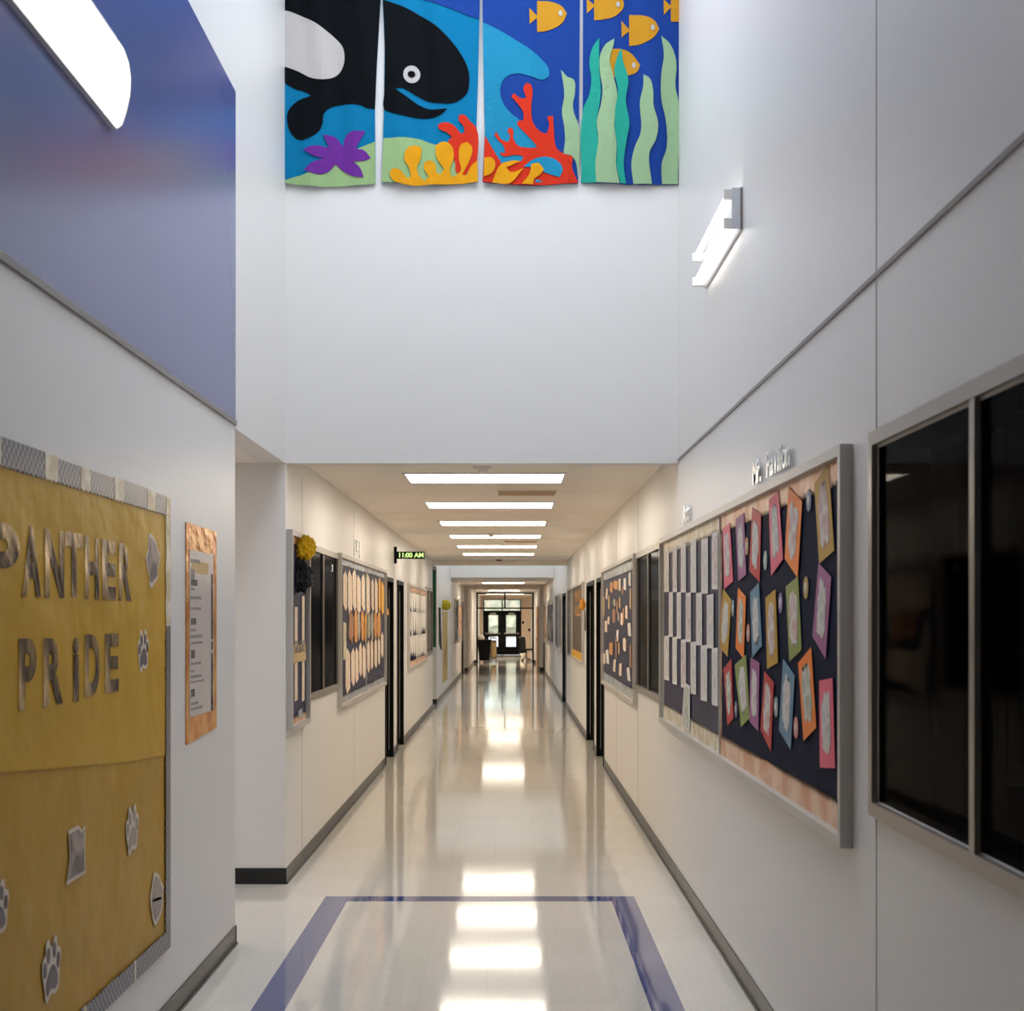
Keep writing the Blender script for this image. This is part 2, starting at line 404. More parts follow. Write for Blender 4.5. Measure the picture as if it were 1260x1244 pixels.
# recesses behind the doorways
def alcove(side, y0, y1, x=None):
    X = (XL if side == 'L' else XR) if x is None else x; s = -1 if side == 'L' else 1
    def bx(bm, a, b, *r): box(bm, min(a, b), max(a, b), *r)
    bm = bmesh.new(); i0, i1 = X+s*.16, X+s*1.3
    bx(bm, i1, i1+s*.1, y0-.1, y1+.1, 0, 2.5); bx(bm, i0, i1, y0-.1, y0, 0, 2.5); bx(bm, i0, i1, y1, y1+.1, 0, 2.5)
    bx(bm, i0, i1, y0-.1, y1+.1, 2.5, 2.6)
    structure('wall_alcove', bm, M['wallflat'])
door_n = [0]
def doorway(side, y0, y1, leaf=True):
    door_n[0] += 1
    X = XL if side == 'L' else XR; s = -1 if side == 'L' else 1
    e = empty('door_%d' % door_n[0], Matrix.Translation((X, (y0+y1)/2, 0)), kind='structure')
    def bx(bm, a, b, y_0, y_1, z0, z1):
        box(bm, min(a, b)-X, max(a, b)-X, y_0-(y0+y1)/2, y_1-(y0+y1)/2, z0, z1)
    bm = bmesh.new()
    for (a, b) in ((y0-.03, y0+.02), (y1-.02, y1+.03)): bx(bm, X-s*.012, X+s*.17, a, b, 0.001, DT+.03)
    bx(bm, X-s*.012, X+s*.17, y0+.02, y1-.02, DT-.02, DT+.03)
    finish('door_frame', bm, M['black'], e)
    bm = bmesh.new(); bx(bm, X+s*.04, X+s*1.0, y1-.1, y1-.05, 0.012, DT-.03)
    finish('door_leaf', bm, M['black'], e)
    bm = bmesh.new(); bx(bm, X+s*.9, X+s*.93, y1-.16, y1-.1, 0.98, 1.02); bx(bm, X+s*.8, X+s*.93, y1-.18, y1-.16, 0.98, 1.02)
    finish('door_handle', bm, M['alu'], e)
    bm = bmesh.new(); bx(bm, X+s*.036, X+s*.0395, y1-.09, y1-.06, 0.1, 2.1)
    finish('edge_plate', bm, M['alu'], e)
    alcove(side, y0, y1)
    return e
for a in ((16.65, 17.7), (18.4, 19.4), (43.2, 44.4)): doorway('L', *a)
for a in ((16.5, 17.8), (18.45, 20.1), (27.7, 29.2), (44.6, 45.7)): doorway('R', *a)

# baseboards
def baseb(side, y0, y1, x=None, m=None):
    X = (XL if side == 'L' else XR) if x is None else x; s = 1 if side == 'L' else -1
    bm = bmesh.new(); a, b = sorted((X, X+s*.006)); box(bm, a, b, y0, y1, 0.001, 0.1)
    a, b = sorted((X, X+s*.016)); box(bm, a, b, y0, y1, 0.001, 0.012)
    structure('baseboard_left' if side == 'L' else 'baseboard_right', bm, m or M['base'])
for a, b in ((-3, 7.54), (YH, 16.62), (17.73, 18.37), (19.43, 26.9), (28.4, 35.5), (35.5, 43.17), (44.43, 46.0)): baseb('L', a, b)
for a, b in ((-3, 16.47), (17.83, 18.42), (20.13, 27.67), (29.23, 44.57), (45.73, 46.3)): baseb('R', a, b)
baseb('L', 46.0, 54, x=-1.37); baseb('R', 46.3, 54, x=0.99)
sbox('baseboard_left', M['basedark'], XL, XL+.008, 7.54, 7.548, 0.001, 0.1)
sbox('baseboard_pilaster', M['basedark'], XL, -1.364, 45.985, 45.999, 0.001, 0.11)
sbox('baseboard_pilaster', M['basedark'], 0.984, XR, 46.285, 46.299, 0.001, 0.11)

# panel seams and rails
tn = [0]
def trim(m, *d):
    tn[0] += 1; return sbox('trim_%d' % tn[0], m, *d)
S = .0035
for y in (4.255, 12.14, 0.9): trim(M['seam'], XR-S*.5, XR-.0002, y-.003, y+.003, 0.1 if y > 5 else 0.1, 7 if y < 9 else 2.75)
trim(M['rail'], XR-.007, XR-.0002, -3, YH, 2.762, 2.778)
for y in (9.98, 13.3): trim(M['seam'], XL+.0002, XL+S*.4, y-.004, y+.004, 0.1, 2.75)
for y in (14.6,): trim(M['seam'], XR-S*.4, XR-.0002, y-.004, y+.004, 0.1, 2.75)
# blue painted field on the left wall with its lower rail
bm = bmesh.new(); box(bm, XL+.0002, XL+.004, -3, 7.538, 2.79, 4.545); structure('trim_blue_field', bm, M['purple'])
trim(M['rail'], XL+.0002, XL+.012, -3, 7.538, 2.765, 2.79)
# blue tile outline on the floor
bm = bmesh.new()
box(bm, -1.147, .777, 8.68, 8.83, 0.0002, 0.0012); box(bm, -1.147, -.997, -1, 8.68, 0.0002, 0.0012); box(bm, .627, .777, -1, 8.68, 0.0002, 0.0012)
structure('trim_floor_outline', bm, M['blue_tile'])
# ceiling grid lines
for (a, b, zc) in ((YH+.16, 26.9, HC), (35.66, 54, 2.75)):
    bm = bmesh.new()
    for x in (-.80, .44): box(bm, x-.006, x+.006, a, b, zc-.0015, zc-.0002)
    y = a+.5
    while y < b:
        box(bm, XL, XR, y-.006, y+.006, zc-.0015, zc-.0002); y += 1.22
    structure('trim_ceiling_grid', bm, M['ceiling'])

# ------------------------------------------------------------------ lamps and ceiling fittings
def panel_light(y, xc, wx, wy, label, zc=2.75):
    e = empty('ceiling_light', Matrix.Translation((xc, y, zc-.005)), label, 'light', 'recessed ceiling lights along the corridor')
    bm = bmesh.new(); a, b = wx/2, wy/2
    for d in ((-a-.02, a+.02, -b-.02, -b), (-a-.02, a+.02, b, b+.02), (-a-.02, -a, -b, b), (a, a+.02, -b, b)): box(bm, *d, -.006, .004)
    finish('light_frame', bm, M['white_metal'], e)
    bm = bmesh.new(); box(bm, -a, a, -b, b, -.003, .003); finish('diffuser', bm, M['lamp_warm'] if y < 35 else M['lamp_far'], e)
ords = ['first', 'second', 'third', 'fourth', 'fifth', 'sixth']
for i in range(6):
    panel_light(1.087*(10.17+2.44*i), -.19, 1.205, .68, '%s lit white ceiling panel counted from the corridor opening' % ords[i], HC)
panel_light(40.8, -.178, 1.19, .62, 'lit white ceiling panel past the far blue-lit header, before the glazed screen')
panel_light(52.5, -.2, 1.15, .6, 'lit ceiling panel just above the black glazed screen')
panel_light(60.0, -.2, 1.6, 1.2, 'lit ceiling panel inside the vestibule behind the glazed screen')

def wall_wrap():
    # left wrap light: profile in (out, up), extruded along the wall
    y1 = 5.19; y0 = 3.97
    e = empty('wall_light', wm('L', (y0+y1)/2, 3.70, 0.004), 'large lit wraparound light on the blue painted wall, top left', 'light')
    L = (y1-y0)/2
    prof = [(0.022, -.16), (0.034, -.15), (0.05, -.10), (0.063, -.04), (0.066, .02), (0.058, .08), (0.04, .13), (0.02, .16)]
    bm = bmesh.new(); n = len(prof)
    A = [bm.verts.new((-L, p[1], p[0])) for p in prof]; B = [bm.verts.new((L, p[1], p[0])) for p in prof]
    for i in range(n-1): bm.faces.new((A[i], A[i+1], B[i+1], B[i]))
    bm.faces.new(A); bm.faces.new(B[::-1]); bm.faces.new((A[0], B[0], B[-1], A[-1]))
    finish('lens', bm, M['lamp_cool'], e)
    bm = bmesh.new(); box(bm, -L, L, -.17, .17, 0, .02); finish('backplate', bm, M['white_metal'], e)
    for sx in (-1, 1):
        bm = bmesh.new(); a, b = sorted((sx*L, sx*(L+.006)))
        pr = [(0.0, -.168)]+[(p[0]+.004, p[1]) for p in prof]+[(0.0, .168)]
        A = [bm.verts.new((a, p[1], p[0])) for p in pr]; B = [bm.verts.new((b, p[1], p[0])) for p in pr]
        bm.faces.new(A); bm.faces.new(B[::-1])
        for i in range(len(pr)): bm.faces.new((A[i], A[(i+1) % len(pr)], B[(i+1) % len(pr)], B[i]))
        finish('end_cap', bm, M['white_plastic'], e)
wall_wrap()
def wall_strip():
    y0, y1 = 6.70, 7.90; L = (y1-y0)/2
    e = empty('wall_light', wm('R', -(y0+y1)/2, 3.68, 0.001), 'slim two-tube strip light on the upper right wall', 'light')
    bm = bmesh.new(); box(bm, -L, L, -.1, .1, 0, .012); finish('backplate', bm, M['white_metal'], e)
    bm = bmesh.new(); prism(bm, [(-.1, .012), (.1, .012), (.03, .05), (-.03, .05)], -L, L)
    for v in bm.verts: v.co = Vector((v.co.z, v.co.x, v.co.y))
    finish('reflector', bm, M['white_metal'], e)
    for z in (-.068, .068):
        bm = bmesh.new(); cyl(bm, (-L+.03, z, .062), (L-.03, z, .062), .016, n=16); t = finish('tube', bm, M['tube'], e, smooth=True)
        for sx in (-1, 1):
            bm = bmesh.new(); box(bm, min(sx*L, sx*(L-.03)), max(sx*L, sx*(L-.03)), z-.022, z+.022, .012, .085); finish('socket', bm, M['white_plastic'], t)
    bm = bmesh.new(); box(bm, L-.001, L+.003, -.098, .098, .010, .05); finish('end_plate', bm, M['white_metal'], e)
    bm = bmesh.new(); box(bm, L-.001, L+.004, -.1, .1, 0, .009); finish('edge_strip', bm, M['alud'], e)
wall_strip()

def dome(name, x, y, r, m, label, m2=None):
    x *= 1.087; y *= 1.087
    e = empty(name, Matrix.Translation((x, y, HC-.002)), label, 'ceiling fitting')
    bm = bmesh.new(); cyl(bm, (0, 0, 0), (0, 0, -.022), r, r*.95, 24); finish('base_ring', bm, m, e, smooth=False)
    bm = bmesh.new(); bmesh.ops.create_uvsphere(bm, u_segments=20, v_segments=10, radius=r*.62)
    for v in bm.verts: v.co.z = v.co.z*.8-.022
    finish('dome', bm, m2 or m, e, smooth=True)
dome('smoke_detector', -.18, 9.40, .07, M['white_plastic'], 'white domed detector on the ceiling right at the corridor opening')
dome('smoke_detector', -.22, 16.9, .06, M['white_plastic'], 'white domed detector beside the fourth ceiling light')
dome('fire_strobe', -.185, 24.6, .06, M['red_plastic'], 'reddish brown ringed fitting on the ceiling beyond the sixth light', M['white_plastic'])
def vent(x0, x1, y0, y1, label):
    e = empty('ceiling_vent', Matrix.Translation(((x0+x1)/2*1.087, (y0+y1)/2*1.087, HC-.001)), label, 'vent')
    a, b = (x1-x0)/2, (y1-y0)/2
    bm = bmesh.new()
    for d in ((-a, a, -b, -b+.02), (-a, a, b-.02, b), (-a, -a+.02, -b+.02, b-.02), (a-.02, a, -b+.02, b-.02)): box(bm, *d, -.008, 0)
    finish('vent_frame', bm, M['ceiling'], e)
    bm = bmesh.new()
    for k in range(7): y = -b+.03+(2*b-.06)*k/6; box(bm, -a+.02, a-.02, y-.012, y+.012, -.006, -.001)
    finish('louvre', bm, M['tan_vent'], e)
M['tan_vent'] = mat('vent_tan', '#c9b294', 0.7)
vent(-.13, .41, 11.1, 11.65, 'beige ceiling grille between the first and second ceiling lights')
vent(-.1, .40, 18.4, 18.95, 'beige ceiling grille between the fourth and fifth ceiling lights')

# ------------------------------------------------------------------ windows on the corridor walls
wn_i = [0]
def window(wall, Y0, Y1, z0, z1, mull=(), proud=0.02, fw=.045, glass=True, m=None):
    wn_i[0] += 1
    s = 1 if wall == 'L' else -1
    u0, u1 = sorted((s*Y0, s*Y1)); c = ((u0+u1)/2, (z0+z1)/2); a, b = (u1-u0)/2, (z1-z0)/2
    e = empty('window_%d' % wn_i[0], wm(wall, c[0], c[1], 0), kind='structure')
    bm = bmesh.new()
    for d in ((-a, a, -b, -b+fw), (-a, a, b-fw, b), (-a, -a+fw, -b+fw, b-fw), (a-fw, a, -b+fw, b-fw)): box(bm, *d, 0.0005, proud)
    finish('window_frame', bm, m or M['alud'], e)
    for q in mull:
        x = s*q-c[0]; bm = bmesh.new(); box(bm, x-fw*.45, x+fw*.45, -b+fw, b-fw, 0.0008, proud*.9); finish('mullion', bm, m or M['alud'], e)
    if glass:
        bm = bmesh.new(); box(bm, -a+fw, a-fw, -b+fw, b-fw, 0.0005, 0.005); finish('pane', bm, M['glass'], e)
    return e
def YL(px): return -XL*F/(VX-px)
def YR(px): return XR*F/(px-VX)
# near right window with a real dark room behind it
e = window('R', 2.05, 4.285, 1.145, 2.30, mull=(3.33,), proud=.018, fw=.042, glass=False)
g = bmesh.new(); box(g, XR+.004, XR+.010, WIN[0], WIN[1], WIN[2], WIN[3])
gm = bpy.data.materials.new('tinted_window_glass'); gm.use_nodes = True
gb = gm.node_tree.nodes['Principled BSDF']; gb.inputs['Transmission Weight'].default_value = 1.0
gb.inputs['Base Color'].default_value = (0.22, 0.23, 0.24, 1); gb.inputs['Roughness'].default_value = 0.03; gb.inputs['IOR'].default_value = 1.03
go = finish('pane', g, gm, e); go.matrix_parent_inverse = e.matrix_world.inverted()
bm = bmesh.new()
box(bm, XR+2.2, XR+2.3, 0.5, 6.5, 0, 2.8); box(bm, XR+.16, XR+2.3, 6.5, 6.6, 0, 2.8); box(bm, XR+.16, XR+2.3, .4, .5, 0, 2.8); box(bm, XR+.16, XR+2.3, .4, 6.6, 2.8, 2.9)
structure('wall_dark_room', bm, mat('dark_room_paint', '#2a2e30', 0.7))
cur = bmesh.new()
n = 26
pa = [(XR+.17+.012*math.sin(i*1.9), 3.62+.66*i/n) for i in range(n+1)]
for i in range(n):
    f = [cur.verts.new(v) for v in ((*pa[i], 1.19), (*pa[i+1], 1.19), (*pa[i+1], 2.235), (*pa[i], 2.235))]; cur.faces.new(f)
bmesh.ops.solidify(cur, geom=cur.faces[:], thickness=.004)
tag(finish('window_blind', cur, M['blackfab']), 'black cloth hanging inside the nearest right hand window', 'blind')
bm = bmesh.new(); box(bm, XR+.17, XR+2.3, 6.2, 6.45, 1.0, 1.05); 
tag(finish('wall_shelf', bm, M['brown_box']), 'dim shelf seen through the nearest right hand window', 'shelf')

window('R', YR(785), YR(816.5), 1.12, 2.295, mull=(YR(799.7),), fw=.05)
window('R', 24.9, 26.7, 1.05, 2.28, mull=(25.8,))
window('R', 31.2, 33.7, 1.05, 2.28, mull=(32.4,))
window('L', YL(375.5), YL(414), 1.14, 2.28, mull=(YL(395.8),), fw=.045)
window('L', 24.55, 26.6, 1.08, 2.28, mull=(25.5,))
window('L', 37.6, 39.3, 1.05, 2.25)

# ------------------------------------------------------------------ bulletin boards
def scallop_band(bm, u0, u1, v0, v1, side, pitch, amp, w0, w1, mi=0, rnd=False):
    """band whose inner edge is scalloped; side: 'top','bottom','left','right' (where the band sits)"""
    if side in ('top', 'bottom'):
        n = max(2, int((u1-u0)/pitch)); pts = []
        for i in range(n):
            for t in ((0, .5, 1) if not rnd else (0, .25, .5, .75)):
                u = u0+(u1-u0)*(i+t)/n; k = amp*(math.sin(math.pi*t) if rnd else (1-abs(2*t-1)))
                pts.append((u, (v0-k+amp*.0) if side == 'top' else (v1+k)))
        if side == 'top': poly = [(u0, v1)]+pts+[(u1, v0), (u1, v1)]
        else: poly = [(u0, v0)]+pts+[(u1, v1), (u1, v0)]
    else:
        n = max(2, int((v1-v0)/pitch)); pts = []
        for i in range(n):
            for t in (0, .25, .5, .75):
                v = v0+(v1-v0)*(i+t)/n; k = amp*math.sin(math.pi*t)
                pts.append(((u1+k) if side == 'left' else (u0-k), v))
        poly = [((u0 if side == 'left' else u1), v0)]+pts+[((u1 if side == 'left' else u0), v1), ((u0 if side == 'left' else u1), v1)]
    q = [poly[0]]
    for p in poly[1:]:
        if abs(p[0]-q[-1][0])+abs(p[1]-q[-1][1]) > 1e-6: q.append(p)
    prism(bm, q, w0, w1, mi)

def board(wall, Y0, Y1, z0, z1, label, panel, border, bw=.07, divs=(), fw=.035, depth=.042, amp=.018, pitch=.045, fm=None, sides=True, mid=None, botw=None, borders=None):
    s = 1 if wall == 'L' else -1
    u0, u1 = sorted((s*Y0, s*Y1)); c = ((u0+u1)/2, (z0+z1)/2); a, b = (u1-u0)/2, (z1-z0)/2
    e = empty('bulletin_board', wm(wall, c[0], c[1], 0.0005), label, 'bulletin board')
    bm = bmesh.new()
    for d in ((-a, a, -b, -b+fw), (-a, a, b-fw, b), (-a, -a+fw, -b+fw, b-fw), (a-fw, a, -b+fw, b-fw)): box(bm, *d, 0, depth)
    finish('frame', bm, fm or M['alu'], e)
    cuts = sorted([-a+fw]+[s*q-c[0] for q in divs]+[a-fw])
    for i in range(len(cuts)-1):
        x0, x1 = cuts[i], cuts[i+1]
        pm = panel[i] if isinstance(panel, (list, tuple)) else panel
        bmat = border[i] if isinstance(border, (list, tuple)) else border
        bm = bmesh.new(); box(bm, x0, x1, -b+fw, b-fw, 0, .010); finish('panel', bm, pm, e)
        if bmat:
            bt = botw or bw
            bands = []
            if borders is None or 't' in borders: bands.append((x0, x1, b-fw-bw+amp, b-fw, 'top', pitch, amp, .0102, .0135))
            if borders is None or 'b' in borders: bands.append((x0, x1, -b+fw, -b+fw+bt-amp, 'bottom', pitch, amp, .0102, .0135))
            if sides:
                bands.append((x0, x0+bw*.4, -b+fw+bt, b-fw-bw, 'left', .09, .012, .0104, .0132))
                bands.append((x1-bw*.4, x1, -b+fw+bt, b-fw-bw, 'right', .09, .012, .0104, .0132))
            for bd in bands:
                bm = bmesh.new(); scallop_band(bm, *bd); finish('scalloped_border', bm, bmat, e)
        if i:
            bm = bmesh.new(); box(bm, x0-.012, x0+.012, -b+fw, b-fw, .0101, .02); finish('divider_strip', bm, M['alu'], e)
    return e

# wide board on the right wall: two panels
board('R', 4.545, 10.06, 1.0, 2.3, 'long silver framed board of coloured cards and pale strips on right wall', [M['navy2'], M['navy']],
      [M['cream_foil'], M['copper']], bw=.085, divs=(YR(889.5),), botw=.10, amp=.026)
PW = .0145
cols = dict(pink='#f0617c', purple='#a3598f', red='#c21f22', orange='#fb8416', olive='#c0941f', blue='#5b8ba3', green='#8b9a48')
A_ = ('R', 885, 540, 6.218); B_ = ('R', 885, 700, 6.218)
cards = [
 (A_, 'pink', [(50, 690), (105, 640), (130, 1090), (62, 1150)], 'top', 1), (A_, 'purple', [(150, 610), (215, 565), (232, 1040), (172, 1090)], 'top', 2),
 (A_, 'red', [(280, 525), (350, 575), (338, 1095), (258, 1010)], 'top', 3), (A_, 'pink', [(410, 470), (485, 395), (520, 920), (428, 1048)], 'top', 4),
 (A_, 'orange', [(565, 365), (670, 480), (635, 1065), (535, 915)], 'top', 5), (A_, 'olive', [(762, 345), (872, 175), (915, 855), (800, 955)], 'top', 6),
 (B_, 'olive', [(55, 155), (118, 240), (90, 675), (20, 590)], 'middle', 1), (B_, 'orange', [(170, 143), (232, 215), (215, 690), (152, 605)], 'middle', 2),
 (B_, 'blue', [(265, 180), (332, 105), (358, 590), (282, 680)], 'middle', 3), (B_, 'olive', [(385, 220), (463, 155), (482, 718), (398, 765)], 'middle', 4),
 (B_, 'green', [(540, 135), (635, 55), (662, 620), (568, 710)], 'middle', 5), (B_, 'purple', [(795, -45), (893, 65), (850, 690), (748, 515)], 'middle', 6),
 (B_, 'red', [(58, 765), (120, 685), (135, 1145), (88, 1200)], 'bottom', 1), (B_, 'green', [(145, 735), (232, 655), (262, 1140), (195, 1210)], 'bottom', 2),
 (B_, 'purple', [(270, 680), (338, 720), (330, 1245), (260, 1165)], 'bottom', 3), (B_, 'red', [(375, 785), (447, 870), (425, 1400), (343, 1230)], 'bottom', 4),
 (B_, 'blue', [(520, 690), (610, 820), (578, 1385), (488, 1235)], 'bottom', 5), (B_, 'orange', [(638, 720), (738, 598), (778, 1215), (680, 1315)], 'bottom', 6),
 (B_, 'pink', [(802, 855), (905, 835), (925, 1525), (808, 1520)], 'bottom', 7)]
posw = ['far left', 'second from left', 'third from left', 'fourth from left', 'fifth from left', 'sixth from left', 'far right']
def inner(q, seed, sx=.30, sy=.34):
    return quadmap(q, blob((.5, .5), sx, sy, seed=seed, amp=.16))
for i, (cr, col, q, row, k) in enumerate(cards):
    pts = crop(*cr, q)
    pin('greeting_card', 'R', pts, PW+.0004*(i % 5), paper(cols[col]),
        '%s card with pale cut-out drawing, %s in the %s row on dark navy' % (col, posw[k-1], row), 'card', 'coloured cards on the navy board',
        [('drawing', inner(pts, i), M[('draw1', 'draw3', 'draw2', 'draw3', 'draw1')[i % 5] if k not in (3,) else 'draw3'])])
discs = [(A_, 236, 820, '#d9a06a', 'tan disc right of the top row purple card'), (A_, 380, 930, '#a9bdb4', 'pale green disc between the top red and pink cards'),
 (A_, 718, 470, '#6f86a6', 'blue disc right of the top orange card'), (B_, 695, 145, '#c09a4a', 'ochre disc right of the green card in the middle row'),
 (B_, 128, 300, '#7d9aa0', 'grey-blue disc right of the leftmost olive card'), (B_, 498, 260, '#85709f', 'violet disc left of the middle row green card'),
 (B_, 247, 490, '#dba08a', 'salmon disc between the middle orange and blue cards'), (B_, 153, 1075, '#7a6f92', 'mauve disc right of the bottom left red card'),
 (B_, 463, 1055, '#90a9a6', 'pale teal disc between the bottom red and blue cards'), (B_, 618, 1215, '#d98a80', 'pink disc left of the bottom orange card')]
for i, (cr, a, b, c_, lab) in enumerate(discs):
    cc = crop(*cr, [(a, b)])[0]
    pin('paper_disc', 'R', ell(cc, .041, .041, 28), PW, paper(c_), 'small '+lab, 'paper disc', 'small discs on the navy board',
        [('drawing', blob(cc, .018, .018, 12, .3, i), M['draw3'])])
# pale strips on the far half of the wide board
D_ = ('R', 812, 600, 7.318); dE = 150*7.318
strips = [(58, 102, 548, 940), (137, 175, 522, 940), (212, 257, 497, 945), (302, 352, 470, 945), (400, 460, 458, 955), (497, 550, 400, 915)]
strips2 = [(102, 138, 940, 245+dE), (175, 213, 940, 262+dE), (257, 303, 945, 292+dE), (352, 405, 945, 322+dE), (450, 510, 960, 348+dE)]
strips3 = [(60, 102, 235+dE, 630+dE), (135, 175, 245+dE, 668+dE), (213, 257, 268+dE, 698+dE), (302, 350, 290+dE, 755+dE), (395, 452, 320+dE, 815+dE), (497, 550, 345+dE, 858+dE)]
for rn, ss in (('top', strips), ('middle', strips2), ('bottom', strips3)):
    for i, (a, b, t, d) in enumerate(ss):
        sl = .12*(b-a)
        q = crop(*D_, [(a, t+sl), (b, t-sl*.5), (b, d+sl*(2.2 if rn == 'bottom' else .2)), (a, d)])
        if rn == 'top': q = crop(*D_, [(a, t+8), (b, t-8), (b, d), (a, d)])
        pm = M['draw1'] if (i+len(rn)) % 4 == 0 else M['pale_paper']
        pin('student_sheet', 'R', q, PW+.0003*i, M['white_paper'], 'pale paper sheet, %s in the %s row of the dark checkered panel' % (posw[i] if i < 5 else 'far right', rn), 'paper', 'pale sheets on the far navy panel',
            [('drawing', quadmap(q, [(.15, .08), (.85, .08), (.85, .92), (.15, .92)]), pm)])
q = crop(*D_, [(250, 655+dE), (300, 690+dE), (297, 1098+dE), (222, 1050+dE)])
pin('student_sheet', 'R', q, PW+.004, M['white_paper'], 'single pale sheet hanging below the bottom row of the checkered panel', 'paper', 'pale sheets on the far navy panel', [('drawing', quadmap(q, [(.15, .06), (.85, .06), (.85, .94), (.15, .94)]), M['draw2'])])

# silver lettering standing on the wide board
def lettering(wall, s, u, z, h, wd, m, word, group, gap=.012, wfac=.62):
    for i, ch in enumerate(s):
        if ch == ' ': u += h*.5; continue
        me, a, b, c, d = char_mesh(ch, .3, .006, .003)
        k = h/.219; wch = (b-a)*k*1.0; v0 = z+(0 if c > -.03 else c*k); v1 = v0+(d-c)*k
        letter_fit('wall_letter', ch, wall, u, u+wch, v0, v1, wd, m, .006, .003,
                   label='silver letter %s, number %d in the word %s' % (ch if ch != '.' else 'dot', i+1, word), cat='letter', group=group)
        u += wch+gap
lettering('R', 'Mr.', -6.32, 2.332, .115, .012, M['silver'], 'over the coloured cards (short first word)', 'silver letters over the card board')
lettering('R', 'Pavilion', -5.98, 2.332, .115, .012, M['silver'], 'over the coloured cards (long word)', 'silver letters over the card board')
lettering('R', 'Art', -8.85, 2.332, .12, .012, M['silver'], 'over the pale sheets panel', 'silver letters over the strip panel', gap=.02)
lettering('L', 'J V J', 13.25, 2.36, .12, .006, M['silver'], 'above the arrow paper board', 'silver letters on the left corridor wall', gap=.09)

# --- right: slate board with notes
board('R', 12.18, 16.4, .98, 2.295, 'slate blue board of small pale notes between right dark window and black doorway', M['navy2'], M['silver_border'], bw=.10, sides=False, pitch=.1)
Q = ('R', 735, 660, 8.89); Q2 = ('R', 735, 780, 7.78)
notes = [(Q, 360, 380, 390, 545), (Q, 248, 268, 460, 600), (Q, 108, 125, 565, 690), (Q, 303, 328, 455, 590), (Q, 322, 345, 755, 905), (Q, 270, 292, 835, 975), (Q, 350, 382, 945, 1095), (Q, 95, 120, 920, 1050),
 (Q, 126, 145, 875, 965), (Q, 222, 246, 1020, 1150), (Q, 300, 325, 1110, 1250), (Q2, 66, 86, 185, 290), (Q2, 96, 120, 150, 290), (Q2, 165, 187, 240, 365), (Q2, 222, 245, 280, 405), (Q2, 300, 325, 320, 455)]
for i, (cr, a, b, t, d) in enumerate(notes):
    sk = R.uniform(-6, 6)
    pts = crop(cr[0], cr[1], cr[2], cr[3], [(a+sk, t+6), (b+sk, t), (b-sk, d), (a-sk, d-10)])
    tag(pin('pinned_note', 'R', pts, .0125, M['peach'] if i % 3 else M['white_paper']), 'small pale note pinned to the slate blue board with silver border', 'note', 'pale notes on the slate board')
figs = [(Q, 192, 240, 480, 585, 'orange_fig'), (Q, 155, 182, 495, 620, 'orange_fig'), (Q, 285, 300, 540, 640, 'brown_fig'), (Q, 190, 215, 680, 770, 'grey_fig'), (Q, 225, 240, 700, 850, 'brown_fig'), (Q, 255, 268, 660, 790, 'tan_paper'),
 (Q, 180, 212, 790, 950, 'brown_fig'), (Q, 240, 256, 830, 930, 'grey_fig'), (Q, 80, 92, 660, 880, 'tan_paper'), (Q, 135, 150, 640, 800, 'tan_paper'), (Q, 373, 388, 560, 800, 'tan_paper'), (Q, 295, 312, 780, 960, 'brown_fig'),
 (Q2, 128, 160, 75, 205, 'orange_fig'), (Q2, 325, 340, 100, 330, 'brown_fig'), (Q2, 262, 290, 40, 170, 'peach'), (Q2, 188, 200, 20, 240, 'brown_fig'), (Q2, 215, 226, 80, 200, 'tan_paper')]
for i, (cr, a, b, t, d, mm) in enumerate(figs):
    pts = crop(cr[0], cr[1], cr[2], cr[3], [(a, t+20), ((a+b)/2, t), (b, t+15), (b, d-10), ((a+b)/2, d), (a, d-25)])
    tag(pin('paper_figure', 'R', pts, .0145, M[mm]), 'small orange or brown paper figure among the notes of the slate blue board', 'paper figure', 'paper figures on the slate board')

# --- right: brown board with orange letters
board('R', 20.85, 24.6, 1.05, 2.27, 'brown board with orange lettering and a wide yellow lower border, right wall', M['brownboard'], M['yellow_border'], bw=.12, sides=False, borders='b', pitch=.5, amp=.005)
for row, (txt, z) in enumerate((('MAY', 2.0), ('ALL', 1.77))):
    for i, ch in enumerate(txt):
        letter_fit('cutout_letter', ch, 'R', -23.45+.62*i, -23.0+.62*i, z, z+.17, .0125, M['orange_letter'], .003, .006, label='orange letter %s on the brown board, %s line' % (ch, ('upper', 'lower')[row])+(', second L' if (row and i == 2) else ''), cat='letter', group='orange letters on the brown board')

# far right boards
board('R', 34.4, 40.0, 1.0, 2.2, 'far right grey and white patterned board beyond the third dark window', M['navy2'], M['silver_border'], bw=.08, sides=False, pitch=.2)
board('R', 41.0, 44.3, 1.0, 2.2, 'farthest right board, brown and orange papers, beside the wooden door', M['brown_fig'], M['cream_foil'], bw=.08, sides=False, pitch=.2)
board('R', 29.5, 31.0, 1.0, 2.25, 'narrow dark board with pale edges left of the third dark window on the right', M['navy2'], M['peach'], bw=.08, sides=True, pitch=.2)
for i in range(10):
    y = 34.8+.52*i; z = 1.2+.55*R.random()
    pts = [(-y-.16, z), (-y+.05, z-.08), (-y+.18, z+.3), (-y+.02, z+.42)]
    tag(pin('paper_star', 'R', pts, .0145, M['white_paper'] if i % 2 else M['silver_border']), 'pale jagged paper on the far right patterned board', 'paper', 'pale papers on the far patterned board')
for i in range(5):
    y = 41.3+.62*i
    tag(pin('paper_figure', 'R', [(-y-.2, 1.3), (-y+.15, 1.25), (-y+.2, 1.95), (-y-.12, 2.02)], .0125, M['orange_fig'] if i % 2 else M['peach']), 'orange or peach paper on the farthest right board', 'paper', 'papers on the farthest right board')

